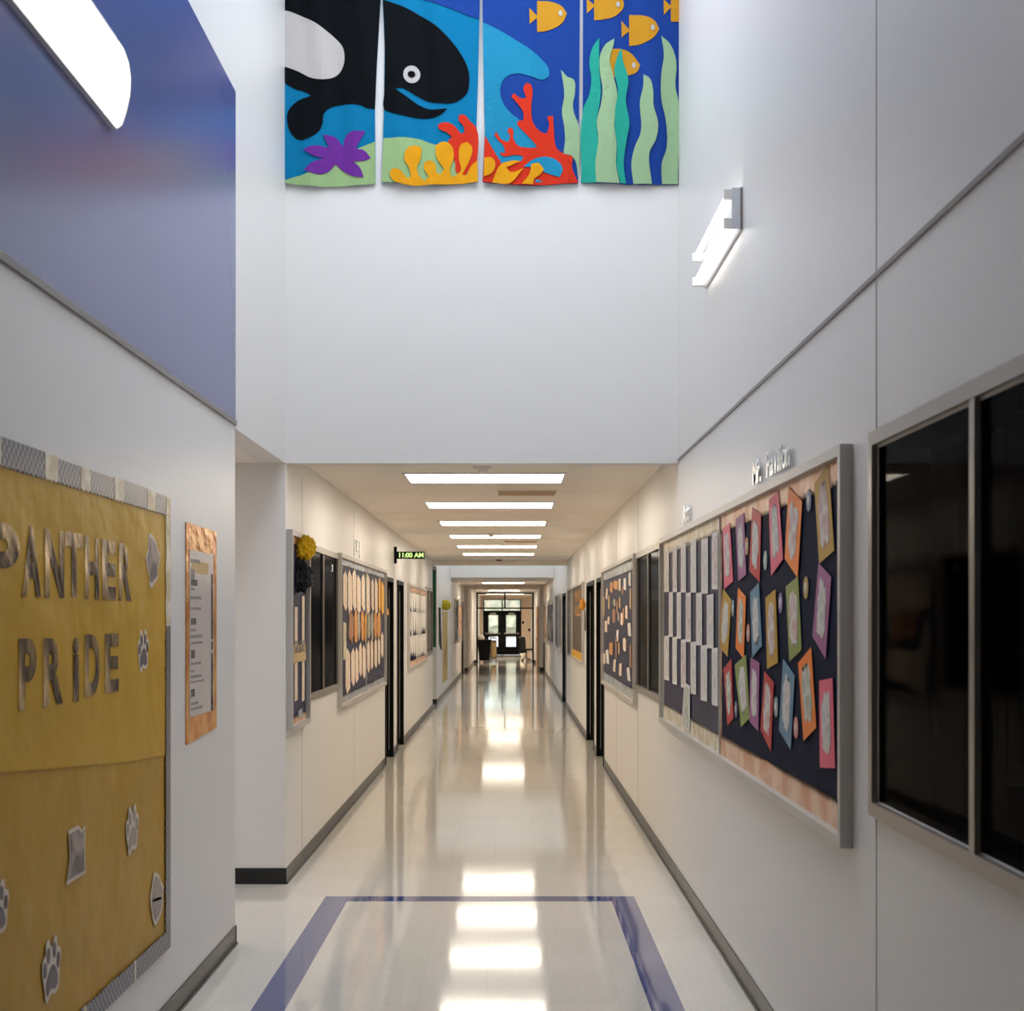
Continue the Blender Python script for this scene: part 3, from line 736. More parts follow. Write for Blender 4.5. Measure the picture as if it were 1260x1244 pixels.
# ------------------------------------------------------------------ left wall boards
# panther board (paper mounted straight on the wall)
def panther():
    u0, u1, v0, v1 = 2.3, 6.06, .33, 2.255
    c = ((u0+u1)/2, (v0+v1)/2)
    e = empty('bulletin_board', wm('L', c[0], c[1], 0.0005), 'big mustard paper board reading PANTHER PRIDE on the near left wall', 'bulletin board')
    a, b = (u1-u0)/2, (v1-v0)/2
    def lower():
        bm = bmesh.new(); prism(bm, [(-a+.01, -b+.01), (a-.01, -b+.01), (a-.01, -.05), (-a+.01, .12)], 0, .004); return bm
    finish('lower_paper', lower(), M['mustard2'], e)
    bm = bmesh.new(); prism(bm, [(-a+.01, b-.01), (-a+.01, .06), (-.6, .045), (.3, -.03), (a-.6, -.105), (a-.01, -.135), (a-.01, b-.01)], .0045, .0075)
    finish('upper_paper', bm, M['mustard'], e)
    bw = .075
    bm = bmesh.new()
    # top border: alternating fish-scale and shiny pieces
    u = -a; k = 0; rr = random.Random(5)
    while u < a-.01:
        L = (.30, .14, .34, .12, .22, .12)[k % 6]*rr.uniform(.85, 1.15); L = min(L, a-u)
        scallop_band(bm, u, u+L, b-bw, b+.004*math.sin(k), 'top', .04, .008, .009, .0115+(k % 2)*.001, k % 2, rnd=True)
        u += L; k += 1
    u = -a; k = 0
    while u < a-.01:
        L = min((.9, .03, .6, .025)[k % 4]*rr.uniform(.85, 1.15), a-u)
        scallop_band(bm, u, u+L, -b, -b+bw, 'bottom', .04, .008, .009, .0115+(k % 2)*.001, k % 2, rnd=True)
        u += L; k += 1
    scallop_band(bm, a-bw, a, b-.55, b-bw, 'right', .12, .01, .0088, .0113, 1)
    scallop_band(bm, a-bw, a, -b+bw, b-.55, 'right', .12, .01, .0088, .0113, 0)
    finish('scalloped_border', bm, [M['scales'], M['cream_foil']], e)
panther()
CL = ('L', 0, 520, 3.273)
lw = .0085
row1 = [('P', -78, 65), ('A', 75, 152), ('N', 168, 246), ('T', 250, 322), ('H', 330, 388), ('E', 400, 456), ('R', 468, 518)]
row2 = [('P', 62, 133), ('R', 162, 242), ('i', 283, 307), ('D', 330, 390), ('E', 412, 467)]
for wi, (word, row, z0, z1) in enumerate((('PANTHER', row1, 1.805, 2.02), ('PRIDE', row2, 1.462, 1.677))):
    for i, (ch, a, b) in enumerate(row):
        ua, ub = P('L', a/3.273, 700)[0], P('L', b/3.273, 700)[0]
        dz = R.uniform(-.006, .006)
        letter_fit('foil_letter', ch, 'L', ua, ub, z0+dz, z1+dz, lw, M['gold'], .002, .012,
                   label='crumpled bronze foil letter %s, number %d of the word %s' % (ch, i+1, word), cat='letter', group='foil letters on the mustard board')
# paw prints and cut-outs
def paw(px, py, pw, ph, m, lab, off=0):
    c = P('L', px, py); c = (c[0], c[1])
    hw = (P('L', px+pw/2, py)[0]-P('L', px-pw/2, py)[0])/2; hh = ph*c[0]/F/2
    def S_(pts): return [(c[0]+x*hw, c[1]+y*hh) for x, y in pts]
    outline = S_(smooth([(-.55, -1), (-.1, -.8), (.35, -.88), (.75, -.7), (.85, -.1), (1, .25), (.9, .55), (.65, .6), (.55, .95), (.3, 1.0), (.1, .7), (-.1, .72), (-.3, 1), (-.6, .9), (-.65, .55), (-.95, .4), (-1, 0), (-.8, -.4)], 3))
    pad = S_(smooth([(-.5, -.78), (-.1, -.6), (.3, -.7), (.62, -.55), (.5, -.15), (.1, .12), (-.3, -.05), (-.6, -.4)], 4))
    toes = [S_(ell(q, .17, .26, 14)) for q in ((-.38, .5), (.28, .55), (-.74, .1), (.68, .15))]
    pin('paw_print', 'L', outline, lw-.0003, M['card_edge'], lab, 'paw print', 'paw cut-outs on the mustard board', [('pad', pad, m), ('toe_pads', toes, m)])
paw(173.5, 801, 13.5, 52, M['paw'], 'dark paw print cut-out just right of the word PRIDE')
paw(160, 1021, 15.5, 59, M['pawlight'], 'pale grey paw print cut-out in the middle of the lower mustard paper')
paw(60, 1192, 23, 76, M['paw'], 'dark paw print cut-out near the bottom border of the mustard board')
paw(-6, 1120, 26, 70, M['paw'], 'paw print cut-out on the left edge of the picture')
st = crop('L', 155, 640, 6.2167, [(160, 95), (190, 120), (215, 170), (222, 210), (245, 270), (238, 330), (228, 370), (225, 450), (195, 490), (180, 520), (162, 505), (160, 430), (140, 350), (133, 290), (150, 220)])
sti = [tuple(center(st)[d]+(p[d]-center(st)[d])*.82 for d in (0, 1)) for p in st]
c0 = center(st)
pin('paper_cutout', 'L', st, lw-.0003, M['card_edge'], 'pale irregular photo cut-out right of the word PANTHER', 'cut-out', None,
    [('print', sti, M['photo'])])
st = crop('L', 0, 1040, 5.727, [(1072, 185), (1105, 210), (1120, 260), (1140, 295), (1130, 350), (1135, 400), (1120, 480), (1100, 530), (1075, 570), (1060, 520), (1048, 440), (1042, 370), (1055, 300), (1062, 240)])
sti = [tuple(center(st)[d]+(p[d]-center(st)[d])*.82 for d in (0, 1)) for p in st]
pin('paper_cutout', 'L', st, lw-.0003, M['card_edge'], 'grey irregular cut-out with a dark stripe near the lower right corner of the mustard board', 'cut-out', None,
    [('print', sti, M['pawlight']), ('stripe', crop('L', 0, 1040, 5.727, [(1055, 385), (1118, 360), (1118, 380), (1056, 402)]), M['paw'])])
st = crop('L', 0, 880, 3.405, [(275, 485), (300, 470), (318, 462), (333, 485), (345, 462), (346, 662), (266, 712), (282, 600)])
pin('photo_print', 'L', st, lw-.0003, M['card_edge'], 'torn tilted photograph on the lower mustard paper', 'photograph', None,
    [('picture', [tuple(center(st)[d]+(p[d]-center(st)[d])*.86 for d in (0, 1)) for p in st], M['photo'])])
# framed chart on the left wall
def chart():
    cc = [P('L', 228, 646), P('L', 265, 655), P('L', 265, 889), P('L', 228, 902)]
    u0, u1 = P('L', 228, 700)[0], P('L', 265.3, 700)[0]; v0, v1 = 1.175, 2.172
    c = ((u0+u1)/2, (v0+v1)/2); a, b = (u1-u0)/2, (v1-v0)/2
    e = empty('wall_chart', wm('L', c[0], c[1], .001), 'tall laminated chart with orange foil edges right of the mustard board', 'poster')
    bm = bmesh.new(); prism(bm, [(-a, -b-.01), (a, -b+.02), (a, b-.005), (-a, b)], 0, .004)
    finish('foil_backing', bm, M['orange_foil'], e)
    bm = bmesh.new(); box(bm, -a+.06, a-.085, -b+.11, b-.12, .0041, .0055); finish('sheet', bm, M['lam'], e)
    rr = random.Random(3); y = b-.2
    rows = [(.62, .018, .45, 1), (.5, .045, .2, 2), (.42, .03, .34, 0), (.36, .012, .22, 1), (.28, .014, .5, 1), (.18, .012, .5, 1), (.06, .03, .3, 0), (-.02, .012, .3, 1), (-.08, .016, .55, 1), (-.14, .012, .6, 1),
            (-.24, .04, .24, 0), (-.33, .012, .5, 1), (-.4, .01, .2, 1), (-.45, .014, .5, 1), (-.5, .01, .62, 1), (-.6, .036, .22, 0), (-.7, .014, .4, 1), (-.75, .012, .6, 1)]
    for (yy, h, wl, k) in rows:
        t = bmesh.new()
        y = yy*b+0.02; x = -a+.085
        n = int(wl*2*a*.7/.028)
        for q in range(max(2, n)):
            box(t, x+q*.028, x+q*.028+.02, y-h/2, y+h/2, .0056, .0061)
        finish('heading_line' if k == 0 else 'text_line', t, M['ink'] if k == 0 else M['ink2'], e)
    bm = bmesh.new()
    for k in range(12):
        yy = b*.5-k*b*.11; box(bm, a-.135, a-.1, yy-.05*rr.random()-.01, yy+.03, .0056, .0064)
    finish('dark_side_strip', bm, M['ink'], e)
    bm = bmesh.new(); box(bm, -a+.1, a-.2, b*.55, b*.66, .0056, .006); finish('tan_heading_block', bm, M['tan_paper'], e)
M['lam'] = mat('laminated_paper', '#d6cbc4', 0.15, bump=0.25, bscale=5)
chart()

# narrow board with pompoms
board('L', 9.27, 10.12, .99, 2.32, 'narrow dark blue board with tan GRADE banner at the near left corridor corner', M['navy2'], M['copper'], bw=.05, sides=False, pitch=.06)
for (a, b, n_) in ((132, 163, 'left'), (212, 240, 'right')):
    q = [P('L', 345+a/8.89, 640+(950 if n_ == 'left' else 830)/8.89), P('L', 345+b/8.89, 640+(950 if n_ == 'left' else 830)/8.89), P('L', 345+b/8.89, 770+810/8.89), P('L', 345+a/8.89, 770+830/8.89)]
    pin('paper_strip', 'L', q, .0145, M['peach'], 'tall thin cream strip on the %s side of the narrow GRADE board' % n_, 'paper strip')
q = [P('L', 345+a/8.89, 770+b/8.89) for a, b in ((112, 208), (248, 205), (250, 375), (112, 415))]
e = pin('word_banner', 'L', q, .018, M['tan_paper'], 'tan word banner reading GRADE across the narrow dark blue board', 'banner', None, [('lower_edge', [P('L', 345+a/8.89, 770+b/8.89) for a, b in ((112, 405), (250, 366), (250, 372), (112, 412))], M['ink2'])])
gx = [P('L', 345+a/8.89, 700)[0] for a in (118, 140, 164, 188, 212, 240)]
for i, ch in enumerate('GRADE'):
    letter_fit('banner_letter', ch, 'L', gx[i]+.008, gx[i+1]-.008, 1.50, 1.585, .0215, M['ink2'], .0015, .002, parent=e)
q = [P('L', 345+a/8.89, 770+b/8.89) for a, b in ((175, 930), (215, 900), (225, 990), (170, 1010))]
pin('paper_scrap', 'L', q, .0145, M['silver_border'], 'grey paper scrap at the foot of the narrow GRADE board', 'paper')
def pompom(name, loc, r, m, label, sq=(1, 1, 1), seed=1):
    rr = random.Random(seed); bm = bmesh.new()
    bmesh.ops.create_icosphere(bm, subdivisions=5, radius=r)
    off = Vector((seed*3.1, 0, 0))
    for v in bm.verts:
        d = v.co.normalized()
        k = noise.noise(d*3.2+off)*.16+abs(noise.noise(d*7+off))*.24+abs(noise.noise(d*16+off))*.10
        v.co = d*r*(0.88+k); v.co = Vector((v.co.x*sq[0], v.co.y*sq[1], v.co.z*sq[2]))
    o = finish(name, bm, m); o.location = loc
    return tag(o, label, 'pompom')
sc_ = F/9.8
def at(px, py, Y): return ((px-VX)*Y/F, Y, CH+(VY-py)*Y/F)
pompom('tissue_pompom', at(373.5, 674.5, 9.72), .088, M['yellow_tissue'], 'yellow tissue pompom at the top of the narrow GRADE board', seed=2)
pompom('tissue_pompom', at(370.5, 709, 9.66), .082, M['black_tissue'], 'black tissue pompom hanging under the yellow one on the narrow board', (1, 1, 1.35), seed=5)
q = [P('L', 345+a/8.89, 640+b/8.89) for a, b in ((548, 485), (566, 488), (566, 560), (548, 566), (556, 550), (556, 500))]
tag(pin('window_sticker', 'L', q, .0055, M['white_plastic']), 'small white hooked mark on the dark left corridor window', 'sticker')  # white hooked mark laid on the pane

# arrow board
board('L', 11.99, 16.42, .965, 2.29, 'blue-grey board of cream arrow papers and orange collages on the left corridor wall', M['navy2'], M['silver_border'], bw=.06, divs=(14.28,), sides=False, pitch=.1, amp=.012)
def arrow(px0, px1, z0, z1, m, lab, grp, up, wd=.0145, cat='paper arrow'):
    ua, ub = P('L', px0, 0)[0], P('L', px1, 0)[0]; uc = ua+(ub-ua)*up; h = z1-z0
    pts = [(ua, z0+h*.18), (ua, z1-h*.12), (uc, z1), (ub, z1-h*.16), (ub, z0+h*.1), (uc, z0)]
    return tag(pin('paper_arrow', 'L', pts, wd, m), lab, cat, grp)
t1 = [(105, 155), (165, 220), (225, 272), (282, 330), (342, 385), (408, 448), (467, 500), (513, 548), (560, 588), (598, 630)]
names10 = ['first', 'second', 'third', 'fourth', 'fifth', 'sixth', 'seventh', 'eighth', 'ninth', 'tenth']
for i, (a, b) in enumerate(t1):
    arrow(410+a/10.37, 410+b/10.37, 1.80-.03*(i % 2), 2.155+.02*(i % 3), M['peach'] if i < 8 else paper('#e9a93c'),
          '%s paper arrow, %s from the near end of the top row, blue-grey board' % ('cream' if i < 8 else 'amber', names10[i]), 'top row arrows', (.6, .3)[i % 2])
t3 = [(135, 195, 1.06, 1.47), (207, 255, 1.10, 1.46), (260, 302, 1.12, 1.46), (310, 345, 1.16, 1.50), (355, 395, 1.13, 1.47), (415, 448, 1.17, 1.51), (460, 490, 1.19, 1.52), (507, 540, 1.19, 1.52), (553, 580, 1.21, 1.52), (592, 622, 1.28, 1.58)]
for i, (a, b, z0, z1) in enumerate(t3):
    arrow(410+a/10.37, 410+b/10.37, z0, z1, M['peach'], 'cream paper arrow, %s from the near end of the bottom row, blue-grey board' % names10[i], 'bottom row arrows', (.35, .6)[i % 2])
mid = [(175, 240, 'brown_fig'), (250, 290, 'orange_fig'), (290, 325, 'grey_fig'), (335, 375, 'orange_fig'), (378, 412, 'orange_letter'), (420, 455, 'grey_fig'), (462, 495, 'grey_fig'), (500, 540, 'orange_fig'), (545, 588, 'orange_fig')]
for i, (a, b, mm) in enumerate(mid):
    ua, ub = P('L', 410+a/10.37, 0)[0], P('L', 410+b/10.37, 0)[0]
    pts = blob(((ua+ub)/2, 1.66), (ub-ua)/2*1.0, .14, 14, .2, i+40)
    tag(pin('collage_figure', 'L', pts, .0145, M[mm]), 'coloured collage figure, %s from the near end of the middle row, blue-grey board' % names10[i], 'collage', 'middle row collages')
q = [P('L', 410+a/10.37, y) for a, y in ((107, 765), (145, 767), (145, 811), (107, 812))]
tag(pin('cream_sheet', 'L', q, .0145, M['cream_foil']), 'plain cream sheet at the near edge of the blue-grey arrow board', 'paper')
q = [P('L', 465+a/10.37, 660+b/10.37) for a, b in ((84, 860), (102, 900), (129, 985), (109, 1010), (92, 960))]
o = tag(pin('orange_paper_fish', 'L', q, .0125, M['orange_letter']), 'small orange paper cut-out hanging at the first black doorway on the left', 'cut-out')

# digital clock sign
def clock():
    X0 = XL; Y = 17.98
    e = empty('digital_clock', Matrix.Translation((X0, Y, 2.535)), 'black bracket-mounted digital clock reading 11:00 AM in green', 'clock')
    bm = bmesh.new(); box(bm, .0005, .03, -.06, .06, -.105, .105); finish('wall_bracket', bm, M['black'], e)
    bm = bmesh.new(); box(bm, .03, .385, -.025, .025, -.047, .045); finish('display_case', bm, M['black'], e, bevel=.003)
    me, a, b, c, d = char_mesh('11:00 AM', .3, .003, .008)
    m2 = me.copy(); m2.name = 'clock_digits'; k = .31/(b-a); ky = .062/(d-c)
    for v in m2.vertices: v.co = (.062+(v.co.x-a)*k, -.0262-v.co.z, -.03+(v.co.y-c)*ky)
    m2.materials.clear(); m2.materials.append(M['led'])
    o = bpy.data.objects.new('clock_digits', m2); C.objects.link(o); o.parent = e
clock()

# board with hanging white papers
board('L', 20.2, 24.4, .99, 2.23, 'far left board of white hanging papers with peach borders after the second black doorway', M['navy'], M['copper'], bw=.08, sides=False, pitch=.1)
for rw, (z0, z1) in enumerate(((1.80, 2.10), (1.45, 1.82), (1.10, 1.46))):
    for i in range(8):
        u = 20.3+.51*i
        d = R.uniform(-.05, .06)
        pts = [(u+.0, z1), (u+.49, z1+.02), (u+.48+R.uniform(-.06, .04), z0+d+.08), (u+.25, z0+d), (u+.04+R.uniform(-.02, .08), z0+d+.1)]
        tag(pin('hanging_paper', 'L', pts, .0145+.0004*(i % 2), M['white_paper']), 'white paper, %s from the near end in the %s row of the peach bordered board' % (names10[i], ('top', 'middle', 'bottom')[rw]), 'paper', 'white papers on the peach bordered board')

# second lobby: green banner, lime pompom and paper trail
bm = bmesh.new(); box(bm, -1.74, -1.475, 28.37, 28.385, 1.15, 2.70)
tag(finish('hanging_banner', bm, M['green']), 'long dark green banner hanging at the corner of the far left opening', 'banner')
pompom('tissue_pompom', (-1.385, 30.7, 2.015), .115, M['lime_tissue'], 'lime yellow tissue pompom on the far left wall above an olive paper banner', seed=9)
pts = [(30.75, 1.88), (33.35, 1.88), (33.3, .30), (30.9, .30)]
pin('paper_banner', 'L', pts, .004, M['olive_paper'], 'tall olive paper banner under the lime pompom on the far left wall', 'banner', None, [('painted_branch', [(31.6, .9), (32.0, .75), (32.9, 1.25), (32.6, .8), (32.3, .62), (31.5, .7)], M['brown_fig'])])
bm = bmesh.new(); prism(bm, [(29.15, 1.95), (29.6, 1.95), (30.1, 1.05), (29.3, 1.2)], 0, .02)
tag(finish('paper_pennant', bm, M['black'], matrix=wm('L', 0, 0, .004)), 'dark pennant shape between the green banner and the lime pompom', 'pennant')
board('L', 39.7, 42.6, 1.05, 2.25, 'small far left board of orange and peach papers before the last left doorway', M['brown_fig'], M['silver_border'], bw=.1, sides=False, pitch=.2)
for i in range(4):
    u = 40.0+.62*i
    for k, z in enumerate((1.2, 1.65)):
        tag(pin('paper_figure', 'L', [(u, z), (u+.45, z+.03), (u+.4, z+.38), (u+.05, z+.34)], .0125, M['peach'] if (i+k) % 2 else M['orange_fig']), 'orange or peach paper on the small far left board', 'paper', 'papers on the small far left board')
# rosette on right wall by black doorway
pompom('ribbon_rosette', (XR-.05, 20.45, 1.93), .07, M['orange_letter'], 'orange rosette between the brown board and the black doorway on the right', (.6, 1, 1.3), seed=12)
bm = bmesh.new(); prism(bm, [(-.06, 0), (.06, 0), (.09, -.3), (.02, -.24), (-.05, -.3)], 0, .006)
tag(finish('ribbon_tail', bm, M['blackfab'], matrix=wm('R', -20.45, 1.85, .01)), 'black ribbon tail under the orange rosette on the right wall', 'ribbon')
for i, (px, z) in enumerate(((665.5, 2.5), (679, 2.42))):
    bm = bmesh.new(); box(bm, -.18, .18, -.09, .09, 0, .02)
    tag(finish('wall_plaque', bm, M['white_plastic'], matrix=wm('R', -YR(px), z, .001), bevel=.003), ('small white plaque high on the far right wall above the farthest board', 'small white plaque high on the far right wall above the patterned board')[i], 'plaque')

# ------------------------------------------------------------------ whale banners
def wave(u, v):
    top = max(0.0, min(1.0, (6.1-v)/1.3))
    return .007*math.sin(u*23+1.3*math.sin(v*2.1))+.006*math.sin(u*9+v*1.7)+.003*math.sin(u*41+v*5)
from mathutils.geometry import delaunay_2d_cdt
def cloth(name, polys, w0, m, e, c, th=.0016):
    bm = bmesh.new()
    for p in polys:
        q = [Vector(x) for x in p]; n = len(q)
        dense = []
        for i in range(n):
            a, b = q[i], q[(i+1) % n]; k = max(1, int((b-a).length/.06))
            dense += [a+(b-a)*t/k for t in range(k)]
        us = [v.x for v in dense]; vs = [v.y for v in dense]
        def inside(x, y):
            r_ = False; j = n-1
            for i in range(n):
                if (q[i].y > y) != (q[j].y > y) and x < (q[j].x-q[i].x)*(y-q[i].y)/(q[j].y-q[i].y)+q[i].x: r_ = not r_
                j = i
            return r_
        extra = []; u = math.floor(min(us)/.035)*.035
        while u < max(us):
            v = math.floor(min(vs)/.08)*.08
            while v < max(vs):
                if inside(u, v): extra.append(Vector((u, v)))
                v += .08
            u += .035
        nb = len(dense)
        vo, eo, fo, _, _, _ = delaunay_2d_cdt(dense+extra, [(i, (i+1) % nb) for i in range(nb)], [], 0, 1e-7)
        fo = [f for f in fo if inside(*(sum((vo[i] for i in f), Vector((0, 0)))/3))]
        hi = [bm.verts.new((v.x-c[0], v.y-c[1], w0+th+wave(v.x, v.y))) for v in vo]
        lo = [bm.verts.new((v.x-c[0], v.y-c[1], w0+wave(v.x, v.y))) for v in vo]
        cnt = {}
        for f in fo:
            bm.faces.new([hi[i] for i in f]); bm.faces.new([lo[i] for i in reversed(f)])
            for a, b in zip(f, f[1:]+f[:1]): cnt.setdefault(frozenset((a, b)), []).append((a, b))
        for k, l in cnt.items():
            if len(l) == 1:
                a, b = l[0]; bm.faces.new((hi[b], hi[a], lo[a], lo[b]))
    for v in [v for v in bm.verts if not v.link_faces]: bm.verts.remove(v)
    return finish(name, bm, m, e)
def fabric(name, col): return mat('felt_'+name, col, 0.8, bump=0.3, bscale=7, spec=0.08)
FB = dict(water=fabric('water', '#0a719d'), deep=fabric('deep', '#1d3f8a'), black=fabric('black', '#080c10'), white=fabric('white', '#b9b2af'), sand=fabric('sand', '#94b07a'),
          purple=fabric('purple', '#6a2f8c'), red=fabric('red', '#cc341e'), yellow=fabric('yellow', '#dc981a'), fish=fabric('fish', '#c38b26'), teal=fabric('teal', '#2a9c88'), pale=fabric('pale', '#94b087'), lightw=fabric('lightwater', '#2384a8'))
def banner(x0, label, base, edge, items):
    s = 5.185
    def cv(pts, sm): 
        if sm: pts = smooth2(pts)
        return [P('H', x0+a/s, b/s) for a, b in pts]
    ed = cv(edge, False); c = center(ed)
    e = empty('whale_banner', wm('H', c[0], c[1], .022), label, 'banner', 'undersea felt banners above the corridor')
    cloth('cloth', [ed], 0, FB[base], e, c)
    for i, (nm, m, w_, polys, sm) in enumerate(items):
        cloth(nm, [cv(p, sm) for p in polys], .0045*w_, FB[m], e, c)
EXT = -300
banner(340, 'leftmost undersea banner with black whale body, white belly and purple starfish', 'water',
  [(44, EXT), (660, EXT), (668, 0), (645, 400), (632, 700), (634, 950), (635, 1180), (350, 1200), (150, 1190), (40, 1172), (42, 600)],
  [('sand', 'sand', 1, [[(42, 1172), (60, 1160), (200, 1115), (380, 1040), (530, 955), (632, 912), (634, 1180), (350, 1200), (150, 1190)]], True),
   ('whale_body', 'black', 1, [[(44, EXT+2), (640, EXT+2), (645, 4), (668, 12), (645, 400), (633, 705), (580, 700), (540, 680), (400, 678), (340, 700), (305, 740), (300, 790), (280, 840), (220, 885), (150, 900), (100, 860), (75, 790), (80, 720), (130, 660), (190, 632), (225, 620), (190, 597), (120, 575), (44, 520)]], True),
   ('whale_belly', 'white', 2, [[(44, 80), (85, 85), (200, 130), (300, 190), (380, 255), (425, 310), (438, 370), (430, 430), (400, 480), (350, 508), (290, 518), (220, 505), (160, 475), (100, 450), (44, 435)]], True),
   ('starfish', 'purple', 2, [[(300, 868), (380, 885), (428, 945), (440, 890), (480, 850), (572, 848), (530, 920), (510, 962), (560, 968), (605, 1015), (560, 1035), (495, 1040), (540, 1085), (560, 1140), (500, 1135), (430, 1100), (380, 1055), (340, 1100), (270, 1122), (180, 1095), (230, 1050), (310, 1018), (250, 1008), (175, 965), (240, 940), (340, 950), (320, 905)]], True)])
eye = ell((218, 487), 54, 56, 20)
banner(465, 'second undersea banner with the smiling black whale head and white ringed eye', 'water',
  [(30, EXT), (655, EXT), (652, 0), (640, 500), (630, 800), (640, 1172), (400, 1190), (150, 1180), (25, 1170), (40, 700), (45, 300), (32, 0)],
  [('deep_water', 'deep', 1, [[(40, EXT+2), (654, EXT+2), (651, 0), (648, 138), (450, 60), (280, 0), (100, -70)]], True),
   ('sand', 'sand', 1, [[(37, 890), (260, 895), (360, 930), (480, 940), (634, 940), (639, 1172), (400, 1188), (150, 1178), (26, 1168)]], True),
   ('whale_head', 'black', 1, [[(34, 10), (200, 70), (340, 150), (450, 250), (540, 370), (578, 460), (583, 540), (570, 600), (520, 645), (470, 667), (400, 668), (310, 650), (230, 610), (160, 575), (110, 578), (190, 630), (260, 678), (330, 703), (445, 703), (400, 740), (330, 762), (250, 762), (150, 745), (80, 725), (42, 702), (43, 600), (46, 450), (46, 300), (42, 150)]], True),
   ('eye_ring', 'white', 2, [eye], False), ('pupil', 'black', 3, [ell((217, 487), 24, 21, 14)], False),
   ('red_coral', 'red', 2, [[(450, 910), (475, 885), (440, 855), (390, 830), (385, 805), (420, 792), (480, 805), (530, 860), (555, 850), (545, 810), (515, 770), (520, 740), (550, 740), (590, 785), (630, 830), (634, 1060), (590, 1080), (560, 1125), (535, 1120), (500, 1105), (495, 1050), (470, 980)]], True),
   ('yellow_coral', 'yellow', 3, [[(80, 1110), (100, 1085), (140, 1095), (190, 1150), (215, 1140), (200, 1080), (172, 1030), (190, 960), (240, 938), (282, 955), (275, 1020), (250, 1080), (265, 1130), (300, 1165), (328, 1140), (295, 1080), (300, 1045), (340, 1035), (370, 1065), (375, 1110), (400, 1125), (425, 1090), (375, 1010), (368, 940), (420, 915), (470, 940), (485, 1010), (460, 1100), (475, 1140), (530, 1095), (518, 1020), (530, 930), (570, 915), (602, 950), (595, 1010), (560, 1080), (538, 1122), (568, 1127), (592, 1075), (636, 1035), (639, 1172), (400, 1188), (115, 1172), (85, 1140)]], True)])
banner(588, 'third undersea banner with branching red coral and one orange fish', 'deep',
  [(28, EXT), (652, EXT), (650, 0), (645, 600), (640, 1176), (300, 1195), (30, 1172), (45, 850), (35, 400), (30, 0)],
  [('light_water', 'lightw', 1, [[(31, 160), (130, 200), (280, 290), (400, 380), (450, 440), (455, 490), (410, 515), (330, 495), (250, 478), (180, 500), (145, 560), (150, 640), (200, 720), (290, 800), (380, 920), (440, 1000), (545, 1060), (545, 1170), (32, 1170), (45, 850), (36, 400)]], True),
   ('seaweed', 'pale', 1, [[(530, 455), (570, 500), (610, 520), (618, 600), (605, 680), (615, 740), (640, 800), (641, 1150), (605, 1010), (545, 990), (555, 900), (550, 820), (535, 720), (550, 620)]], True),
   ('red_coral', 'red', 2, [[(140, 985), (175, 985), (165, 940), (125, 900), (105, 870), (120, 855), (150, 900), (195, 915), (205, 880), (190, 840), (205, 822), (225, 840), (225, 890), (260, 945), (320, 955), (380, 950), (350, 910), (280, 840), (250, 800), (255, 785), (290, 780), (290, 730), (250, 670), (212, 625), (230, 608), (280, 640), (310, 635), (290, 570), (310, 540), (338, 555), (340, 700), (350, 790), (400, 850), (440, 860), (455, 800), (440, 750), (480, 745), (485, 850), (500, 950), (545, 990), (605, 1010), (600, 1080), (640, 1174), (300, 1192), (32, 1170), (46, 880), (100, 970), (150, 1050), (280, 1040), (290, 1010), (230, 1000), (160, 1005)]], True),
   ('water_gap', 'lightw', 3, [[(290, 1080), (350, 1030), (430, 1008), (500, 1030), (540, 1090), (520, 1140), (430, 1110), (370, 1080)]], True),
   ('yellow_coral', 'yellow', 4, [[(42, 1020), (90, 1020), (112, 1060), (95, 1110), (38, 1140)], [(90, 1176), (150, 1060), (220, 1038), (270, 1045), (180, 1080), (210, 1110), (290, 1090), (200, 1183)], [(280, 1188), (330, 1120), (340, 1060), (385, 1050), (420, 1090), (400, 1120), (360, 1150), (350, 1188)]], True),
   ('orange_fish', 'fish', 1, [[(378, 12), (460, 20), (530, 50), (567, 100), (540, 155), (470, 195), (378, 212), (377, 120), (330, 165), (328, 62), (377, 108)]], True),
   ('fish_eye', 'white', 2, [ell((526, 98), 13, 18, 12)], False)])
